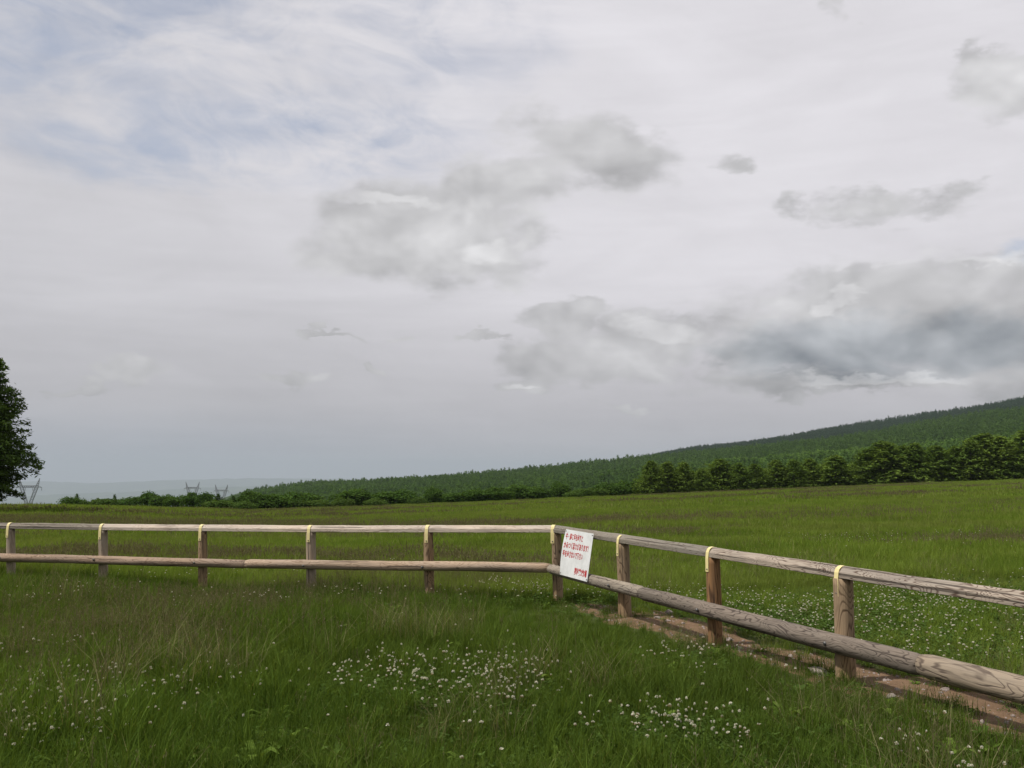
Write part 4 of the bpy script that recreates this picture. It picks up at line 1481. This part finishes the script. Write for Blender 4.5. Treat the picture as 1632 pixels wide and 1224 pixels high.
# ------------------------------------------------------------------ grass, seed heads, clover
m_grass = leaf_material('pasture_grass', ((0.028, 0.062, 0.008), (0.125, 0.190, 0.030)), 0.35, 0.38, (0.078, 0.108, 0.024), (0.05, 0.17), 0.6, straw=(0.26, 0.23, 0.11))
m_pasture = leaf_material('grazed_pasture_grass', ((0.066, 0.116, 0.015), (0.195, 0.275, 0.045)), 0.35, 0.38, (0.155, 0.176, 0.050), (0.07, 0.20), 0.6, straw=(0.30, 0.27, 0.13))
m_weed = leaf_material('broad_weed_leaves', ((0.055, 0.105, 0.018), (0.145, 0.215, 0.040)), 0.9, 0.3, tint_amt=0.8)
m_strawy = leaf_material('long_straw_grass', ((0.060, 0.085, 0.024), (0.24, 0.22, 0.11)), 0.9, 0.3, tint_amt=0.9)
m_seed = leaf_material('grass_seed_heads', ((0.075, 0.066, 0.034), (0.20, 0.18, 0.10)), 0.8, 0.25, tint_amt=0.8)
m_clover_leaf = leaf_material('clover_leaves', ((0.045, 0.080, 0.018), (0.090, 0.145, 0.034)), 0.9, 0.3, tint_amt=0.7)
m_petal = leaf_material('clover_petals', ((0.46, 0.43, 0.35), (0.76, 0.76, 0.69)), 0.9, 0.2, tint_amt=0.9)
m_wilt = leaf_material('wilted_petals', ((0.22, 0.14, 0.08), (0.40, 0.29, 0.19)), 0.9, 0.2, tint_amt=0.9)


def tuft(n, radius, hmin, hmax, w, seed, lean=0.35, stalks=0, m=None, stalk_h=(0.3, 0.45), dry=0.04):
    """one clump of bent, tapering blades, with seed stalks if asked"""
    r = np.random.default_rng(seed)
    G = Geo()
    base = r.normal(0, radius * 0.55, (n, 2))
    h = r.uniform(hmin, hmax, n)
    d = r.uniform(0, 2 * np.pi, n)
    ln = np.abs(r.normal(0, lean, n)) * h + 0.01
    dv = np.stack([np.cos(d), np.sin(d)], -1)
    sv = np.stack([-np.sin(d), np.cos(d)], -1)
    ww = w * r.uniform(0.6, 1.3, n)
    b0 = np.column_stack([base, np.full(n, -0.02)])
    def lift(t, tl):
        return np.column_stack([base + dv * (ln * tl)[:, None], h * t])
    m1 = lift(0.55, 0.30)
    tp = lift(1.0, 1.0)
    s3 = np.column_stack([sv, np.zeros(n)])
    V = np.stack([b0 - s3 * ww[:, None] * 0.5, b0 + s3 * ww[:, None] * 0.5, m1 + s3 * ww[:, None] * 0.42, m1 - s3 * ww[:, None] * 0.42, tp], 1).reshape(-1, 3)
    k = np.arange(n)[:, None] * 5
    tint = np.repeat(r.uniform(0, 1, n) ** 1.2, 5)
    G.V.append(V)
    G.T.append(tint)
    G.n = n * 5
    quad = k + np.array([[0, 1, 2, 3]])
    tri = k + np.array([[3, 2, 4]])
    nq, nt = [quad], [tri]
    mats = [np.zeros(n, int), np.zeros(n, int)]
    qv = []
    if stalks:
        hs = r.uniform(*stalk_h, stalks)
        bs = r.normal(0, radius * 0.6, (stalks, 2))
        dd = r.uniform(0, 6.28, stalks)
        lv = np.stack([np.cos(dd), np.sin(dd)], -1) * (hs * np.abs(r.normal(0, 0.16, stalks)))[:, None]
        for i in range(stalks):
            p0 = np.array([*bs[i], 0])
            p1 = np.array([*(bs[i] + lv[i]), hs[i]])
            s_ = np.array([-math.sin(dd[i] + 1), math.cos(dd[i] + 1), 0])
            q0 = G.n
            G.V.append(np.array([p0 - s_ * 0.001, p0 + s_ * 0.001, p1 + s_ * 0.0008, p1 - s_ * 0.0008]))
            G.T.append(np.full(4, r.uniform(0.2, 0.8)))
            G.n += 4
            nq.append(np.array([[q0, q0 + 1, q0 + 2, q0 + 3]]))
            mats[0] = np.append(mats[0], 1)
            # panicle: small slivers round the top
            m_ = 7
            tt_ = r.uniform(0.76, 1.03, m_)
            cen = p0[None] + (p1 - p0)[None] * tt_[:, None] + r.normal(0, 0.006 + 0.012 * (1.05 - tt_)[:, None], (m_, 3)) * np.array([1, 1, 0.4])
            dr = (p1 - p0) / np.linalg.norm(p1 - p0) + r.normal(0, 0.35, (m_, 3))
            VV, FF = leaf_cards(cen, dr / np.linalg.norm(dr, axis=1, keepdims=True), rand_dirs(m_, r), w * 5.0, w * 0.9)
            nq.append(FF + G.n)
            G.V.append(VV)
            G.T.append(np.repeat(r.uniform(0, 1, m_), 4))
            G.n += len(VV)
            mats[0] = np.append(mats[0], np.ones(m_, int))
    V = np.vstack(G.V)
    me = mesh_np('tuft', V, [np.vstack(nq), np.vstack(nt)], [m or m_grass, m_seed], False, {'tint': ('FLOAT', 'POINT', np.concatenate(G.T))})
    mi = np.concatenate([mats[0], mats[1]]).astype(np.int32)
    if dry:
        pass
    me.polygons.foreach_set('material_index', mi)
    return me


def clover_tuft(n, radius, h, leaf, seed):
    r = np.random.default_rng(seed)
    G = Geo()
    c = np.column_stack([r.normal(0, radius * 0.6, (n, 2)), r.uniform(0.3 * h, h, n)])
    for k in range(3):
        a = r.uniform(0, 6.28, n) + k * 2.09
        d = np.stack([np.cos(a), np.sin(a), r.normal(0, 0.3, n)], -1)
        d /= np.linalg.norm(d, axis=1, keepdims=True)
        nm = np.array([0, 0, 1.0]) + r.normal(0, 0.35, (n, 3))
        V, F = leaf_cards(c + d * leaf * 0.5, d, nm, leaf, leaf * 0.85)
        G.add(V, F, np.repeat(r.uniform(0, 1, n), 4))
    return G.mesh('clover_tuft', m_clover_leaf)


def clover_head(seed, rr=0.0105, wilt=0.2):
    """flower ball of many little florets on a thin stem"""
    r = np.random.default_rng(seed)
    G = Geo()
    hgt = 0.17
    n = 34
    d = rand_dirs(n, r)
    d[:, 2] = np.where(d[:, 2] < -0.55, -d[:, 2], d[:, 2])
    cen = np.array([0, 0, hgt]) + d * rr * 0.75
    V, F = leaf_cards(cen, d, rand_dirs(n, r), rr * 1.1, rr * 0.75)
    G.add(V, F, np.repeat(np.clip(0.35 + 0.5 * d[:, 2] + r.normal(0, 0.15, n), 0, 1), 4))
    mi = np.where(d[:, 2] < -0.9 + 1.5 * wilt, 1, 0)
    V, F = tube([(0.01, 0, -0.02), (0.004, 0, 0.09), (0, 0, hgt)], [0.0012, 0.001, 0.0009], 3)
    G.add(V, F, 0.5)
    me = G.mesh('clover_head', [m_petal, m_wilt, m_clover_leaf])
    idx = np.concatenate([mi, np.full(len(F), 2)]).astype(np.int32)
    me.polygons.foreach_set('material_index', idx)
    return me


grass_kinds = [tuft(34, 0.085, 0.05, 0.19, 0.0042, 400 + s, lean=0.65) for s in range(4)]                       # 0-3 near
grass_kinds += [tuft(24, 0.09, 0.07, 0.21, 0.0042, 410 + s, lean=0.6, stalks=4, stalk_h=(0.19, 0.31)) for s in range(3)]             # 4-6 near with seed heads
grass_kinds += [tuft(34, 0.08, 0.16, 0.33, 0.0065, 420 + s, lean=0.5) for s in range(2)]             # 7-8 lush broad tussock
grass_kinds += [clover_tuft(26, 0.10, 0.085, 0.020, 430 + s) for s in range(2)]                      # 9-10 clover leaves
GK_NEAR = 0
grass_kinds += [tuft(60, 0.30, 0.12, 0.26, 0.010, 440 + s, m=m_pasture) for s in range(3)]                        # 11-13 middle distance
grass_kinds += [tuft(30, 0.30, 0.14, 0.28, 0.010, 450 + s, m=m_pasture, stalks=7, stalk_h=(0.24, 0.34)) for s in range(2)]   # 14-15
grass_kinds += [tuft(90, 0.75, 0.14, 0.32, 0.030, 460 + s, m=m_pasture) for s in range(3)]                        # 16-18 far
grass_kinds += [tuft(50, 0.75, 0.14, 0.30, 0.028, 470 + s, m=m_pasture, stalks=14, stalk_h=(0.24, 0.36)) for s in range(2)]   # 19-20


def weed(n, leaf, seed, m):
    """rosette of broad arching leaves"""
    r = np.random.default_rng(seed)
    G = Geo()
    for i in range(n):
        a = i * 2.4 + r.normal(0, 0.3)
        d = np.array([math.cos(a), math.sin(a), 0])
        sd = np.array([-math.sin(a), math.cos(a), 0])
        L = leaf * r.uniform(0.6, 1.2)
        W = L * r.uniform(0.13, 0.2)
        up = r.uniform(0.5, 1.1)
        p = [d * L * q + np.array([0, 0, L * up * (1.7 * q - 1.2 * q * q)]) for q in (0.05, 0.35, 0.7, 1.0)]
        V = np.array([p[0] - sd * W * 0.3, p[0] + sd * W * 0.3, p[1] + sd * W, p[1] - sd * W, p[2] + sd * W * 0.8, p[2] - sd * W * 0.8, p[3] + sd * W * 0.05, p[3] - sd * W * 0.05])
        G.add(V, np.array([[0, 1, 2, 3], [3, 2, 4, 5], [5, 4, 6, 7]]), r.uniform(0.3, 1))
    return G.mesh('weed', m)


grass_kinds += [weed(11, 0.16, 480, m_weed), weed(14, 0.12, 481, m_weed), weed(9, 0.20, 482, m_clover_leaf)]       # 21-23
grass_kinds += [tuft(16, 0.10, 0.22, 0.42, 0.0040, 485 + s, lean=0.9, stalks=5, stalk_h=(0.3, 0.42), m=m_strawy) for s in range(2)]   # 24-25


def patchy(x, y, sx, sy, seed):
    r = np.random.default_rng(seed)
    v = 0
    for _ in range(9):
        a, b = r.normal(0, sx), r.normal(0, sy)
        v = v + np.sin(a * x + b * y + r.uniform(0, 6.28) + 0.8 * np.sin(b * x - a * y))
    return v / 3.0          # about -1..1


def sector(n, y0, y1, left, right, power=1.0, marg=2.2):
    """random points in a wedge of ground from y0 to y1 forward, uniform per square metre"""
    out_ = []
    tot = 0
    while tot < n:
        y = np.sqrt(rng.uniform(y0 * y0, y1 * y1, n * 2))
        t = rng.uniform(-1, 1, n * 2)
        x = t * (0.60 * y + marg)
        keep = rng.uniform(0, 1, n * 2) < (0.60 * y + marg) / (0.60 * y) * 0.5 if False else np.ones(n * 2, bool)
        out_.append(np.column_stack([x[keep], y[keep]]))
        tot += keep.sum()
    return np.vstack(out_)[:n]


PX, PY, PS, PI_ = [], [], [], []


def sow(n, y0, y1, lo, mid_kinds, seed_kinds, smin, smax, seed_bias=0.0):
    p = sector(n, y0, y1, -1, 1)
    x, y = p[:, 0], p[:, 1]
    pf = patchy(x, y, 0.35 if y0 < 20 else 0.10, 0.5 if y0 < 20 else 0.22, 77)
    sd = pf + rng.normal(0, 0.45, n) + seed_bias > 0.80
    idx = np.where(sd, rng.choice(seed_kinds, n), rng.choice(mid_kinds, n))
    s, o = strip_coords(x, y)
    ne, fe = strip_edges(s)
    jag = 0.13 * patchy(x, y, 3.5, 3.5, 31) + rng.normal(0, 0.04, n)
    bare = (s > 0.4) & (o > ne + jag) & (o < fe + jag)
    keep = ~bare | (rng.uniform(0, 1, n) < 0.5 * (patchy(x, y, 2.4, 2.4, 5) + 0.25))
    sc_pre = np.where(bare, 0.5, 1.0)
    sc_ = rng.uniform(smin, smax, n) * (1 + 0.18 * patchy(x, y, 0.9, 0.9, 12))
    behind = (o > fe) & (o < fe + 7) & (s > 0.0)                      # grazed side: shorter with clover
    sc_ = np.where(behind, sc_ * 0.62, sc_)
    front = np.clip((ne - o) / 1.3, 0, 1) * (s > -0.4) + (s <= -0.4)
    sc_ = np.where((o < ne) & (o > -1.6), sc_ * (0.55 + 0.45 * front), sc_)
    rim = ((np.abs(o - ne) < 0.18) | (np.abs(o - fe) < 0.18)) & (s > 0.2)
    sc_ = np.where(rim, sc_ * 0.72, sc_)
    sc_ = sc_ * sc_pre
    if y0 < 25:
        idx = np.where(behind & (rng.uniform(0, 1, n) < 0.35), rng.choice([9, 10], n), idx)
        idx = np.where(rim & (rng.uniform(0, 1, n) < 0.25), rng.choice([9, 10], n), idx)
        idx = np.where(rng.uniform(0, 1, n) < 0.06, rng.choice([7, 8], n), idx)
        idx = np.where(rng.uniform(0, 1, n) < 0.016, rng.choice([21, 22, 23], n), idx)
        idx = np.where((rng.uniform(0, 1, n) < 0.06) & (patchy(x, y, 1.5, 1.5, 55) > 0.5), rng.choice([24, 25], n), idx)
    keep &= (y < np.interp(816 + F_PX * x / y, XC, ED) * 1.15)
    PX.append(x[keep]); PY.append(y[keep]); PS.append(sc_[keep]); PI_.append(idx[keep])


sow(22000, 2.2, 9.5, 0, [0, 1, 2, 3, 3, 9], [4, 5, 6], 0.62, 1.1)
sow(32000, 9.5, 17.0, 0, [0, 1, 2, 3], [4, 5, 6], 0.62, 1.05)
sow(17000, 17.0, 30.0, 0, [11, 12, 13], [14, 15], 0.65, 0.95)
sow(26000, 30.0, 65.0, 0, [11, 12, 13], [14, 15], 0.9, 1.2)
sow(30000, 65.0, 215.0, 0, [16, 17, 18], [19, 20], 0.8, 1.1)
x, y, s, idx = (np.concatenate(a) for a in (PX, PY, PS, PI_))
n = len(x)
rot = np.column_stack([rng.normal(0, 0.06, (n, 2)), rng.uniform(0, 6.28, n)])
scl = np.column_stack([s, s, s * rng.uniform(0.85, 1.15, n)])
over = (idx <= 8) & ~((strip_coords(x, y)[1] < 0.3) & (np.stack([x - CORNER[0], y - CORNER[1]], -1) @ n_L < 0.2))
idx = np.where(over, idx + 26, idx)
grass_kinds += [tuft(26, 0.085, 0.10, 0.25, 0.0046, 400 + s_, m=m_pasture) for s_ in range(4)]
grass_kinds += [tuft(18, 0.09, 0.14, 0.28, 0.0042, 410 + s_, m=m_pasture, stalks=3, stalk_h=(0.26, 0.38)) for s_ in range(3)]
grass_kinds += [tuft(34, 0.08, 0.16, 0.33, 0.0065, 420 + s_, lean=0.5, m=m_pasture) for s_ in range(2)]
instancer('meadow_grass', np.column_stack([x, y, ground(x, y)]), rot, scl, idx, grass_kinds, 'green pasture grass with brownish seed heads on both sides of the fence')

# clover flowers: (x, y, radius x, radius y, how many)
PATCH = [(-0.55, 8.3, 0.75, 0.75, 300), (-1.15, 8.7, 0.35, 0.45, 50), (0.0, 7.9, 0.35, 0.5, 90), (0.95, 6.85, 0.40, 0.28, 95), (1.35, 6.6, 0.30, 0.25, 50), (1.55, 9.1, 0.30, 0.4, 55),
         (-3.6, 7.95, 0.8, 0.5, 110), (-3.0, 6.85, 0.55, 0.40, 110), (-2.6, 8.2, 0.8, 0.4, 60), (-4.6, 9.6, 0.6, 0.5, 25), (2.42, 6.1, 0.17, 0.15, 14), (2.6, 5.7, 0.2, 0.12, 12), (-5.9, 13.1, 0.9, 0.9, 60), (-3.6, 12.6, 0.8, 0.8, 45),
         (4.4, 11.0, 1.7, 1.8, 390), (5.2, 10.3, 1.6, 1.8, 280), (3.2, 11.5, 0.9, 1.2, 260), (5.6, 12.8, 1.3, 1.2, 300), (2.6, 13.2, 1.3, 1.2, 130), (1.3, 14.2, 1.0, 0.9, 200), (0.2, 14.6, 0.8, 0.9, 110),
         (3.6, 9.3, 0.5, 0.7, 60), (-2.4, 18.2, 1.6, 1.0, 260), (-4.5, 18.6, 1.2, 1.0, 90), (-6.0, 17.0, 1.2, 1.2, 60), (-2.6, 13.6, 1.0, 0.8, 50), (0.0, 13.6, 0.9, 0.7, 40), (7.0, 14.0, 1.6, 1.6, 200),
         (9.5, 24.0, 3.0, 2.5, 160), (4.5, 19.0, 2.0, 2.0, 80), (0, 10.5, 5.0, 3.0, 60), (0, 7.5, 3.5, 2.2, 40)]
cx, cy = [], []
for (a, b, ra, rb, k) in PATCH:
    q_ = 0.885 if b < 10.2 and a < 3 else 0.95
    k = int(k * 0.85)
    t_ = rng.uniform(0, 6.283, k)
    u_ = np.sqrt(rng.uniform(0, 1, k)) * rng.uniform(0.6, 1.45, k)
    cx.append(a * q_ + np.cos(t_) * u_ * ra)
    cy.append(b * q_ + np.sin(t_) * u_ * rb * 1.25)
cx, cy = np.concatenate(cx), np.concatenate(cy)
s, o = strip_coords(cx, cy)
ne, fe = strip_edges(s)
keep = ~((s > 0.3) & (o > ne - 0.05) & (o < fe + 0.05))
cx, cy, s, o, fe = cx[keep], cy[keep], s[keep], o[keep], fe[keep]
n = len(cx)
short = (o > fe) & (o < 8)
hs = np.where(short, rng.uniform(0.5, 0.95, n), rng.uniform(0.65, 1.25, n))
fat = rng.uniform(0.55, 1.3, n)
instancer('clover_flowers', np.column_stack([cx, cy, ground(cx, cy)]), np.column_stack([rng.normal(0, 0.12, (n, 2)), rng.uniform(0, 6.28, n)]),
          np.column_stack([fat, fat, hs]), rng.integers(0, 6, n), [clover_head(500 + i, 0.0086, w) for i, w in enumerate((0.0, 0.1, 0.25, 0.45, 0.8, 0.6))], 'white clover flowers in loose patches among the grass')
# a bed of clover leaves under the flower patches
keep = rng.uniform(0, 1, n) < 0.8
lx, ly = cx[keep] + rng.normal(0, 0.1, keep.sum()), cy[keep] + rng.normal(0, 0.1, keep.sum())
k = len(lx)
instancer('clover_leaf_bed', np.column_stack([lx, ly, ground(lx, ly)]), np.column_stack([np.zeros((k, 2)), rng.uniform(0, 6.28, k)]), np.repeat(rng.uniform(0.9, 1.4, k)[:, None], 3, 1), rng.integers(0, 2, k), grass_kinds[9:11],
          'low clover leaves spreading under the white flowers')
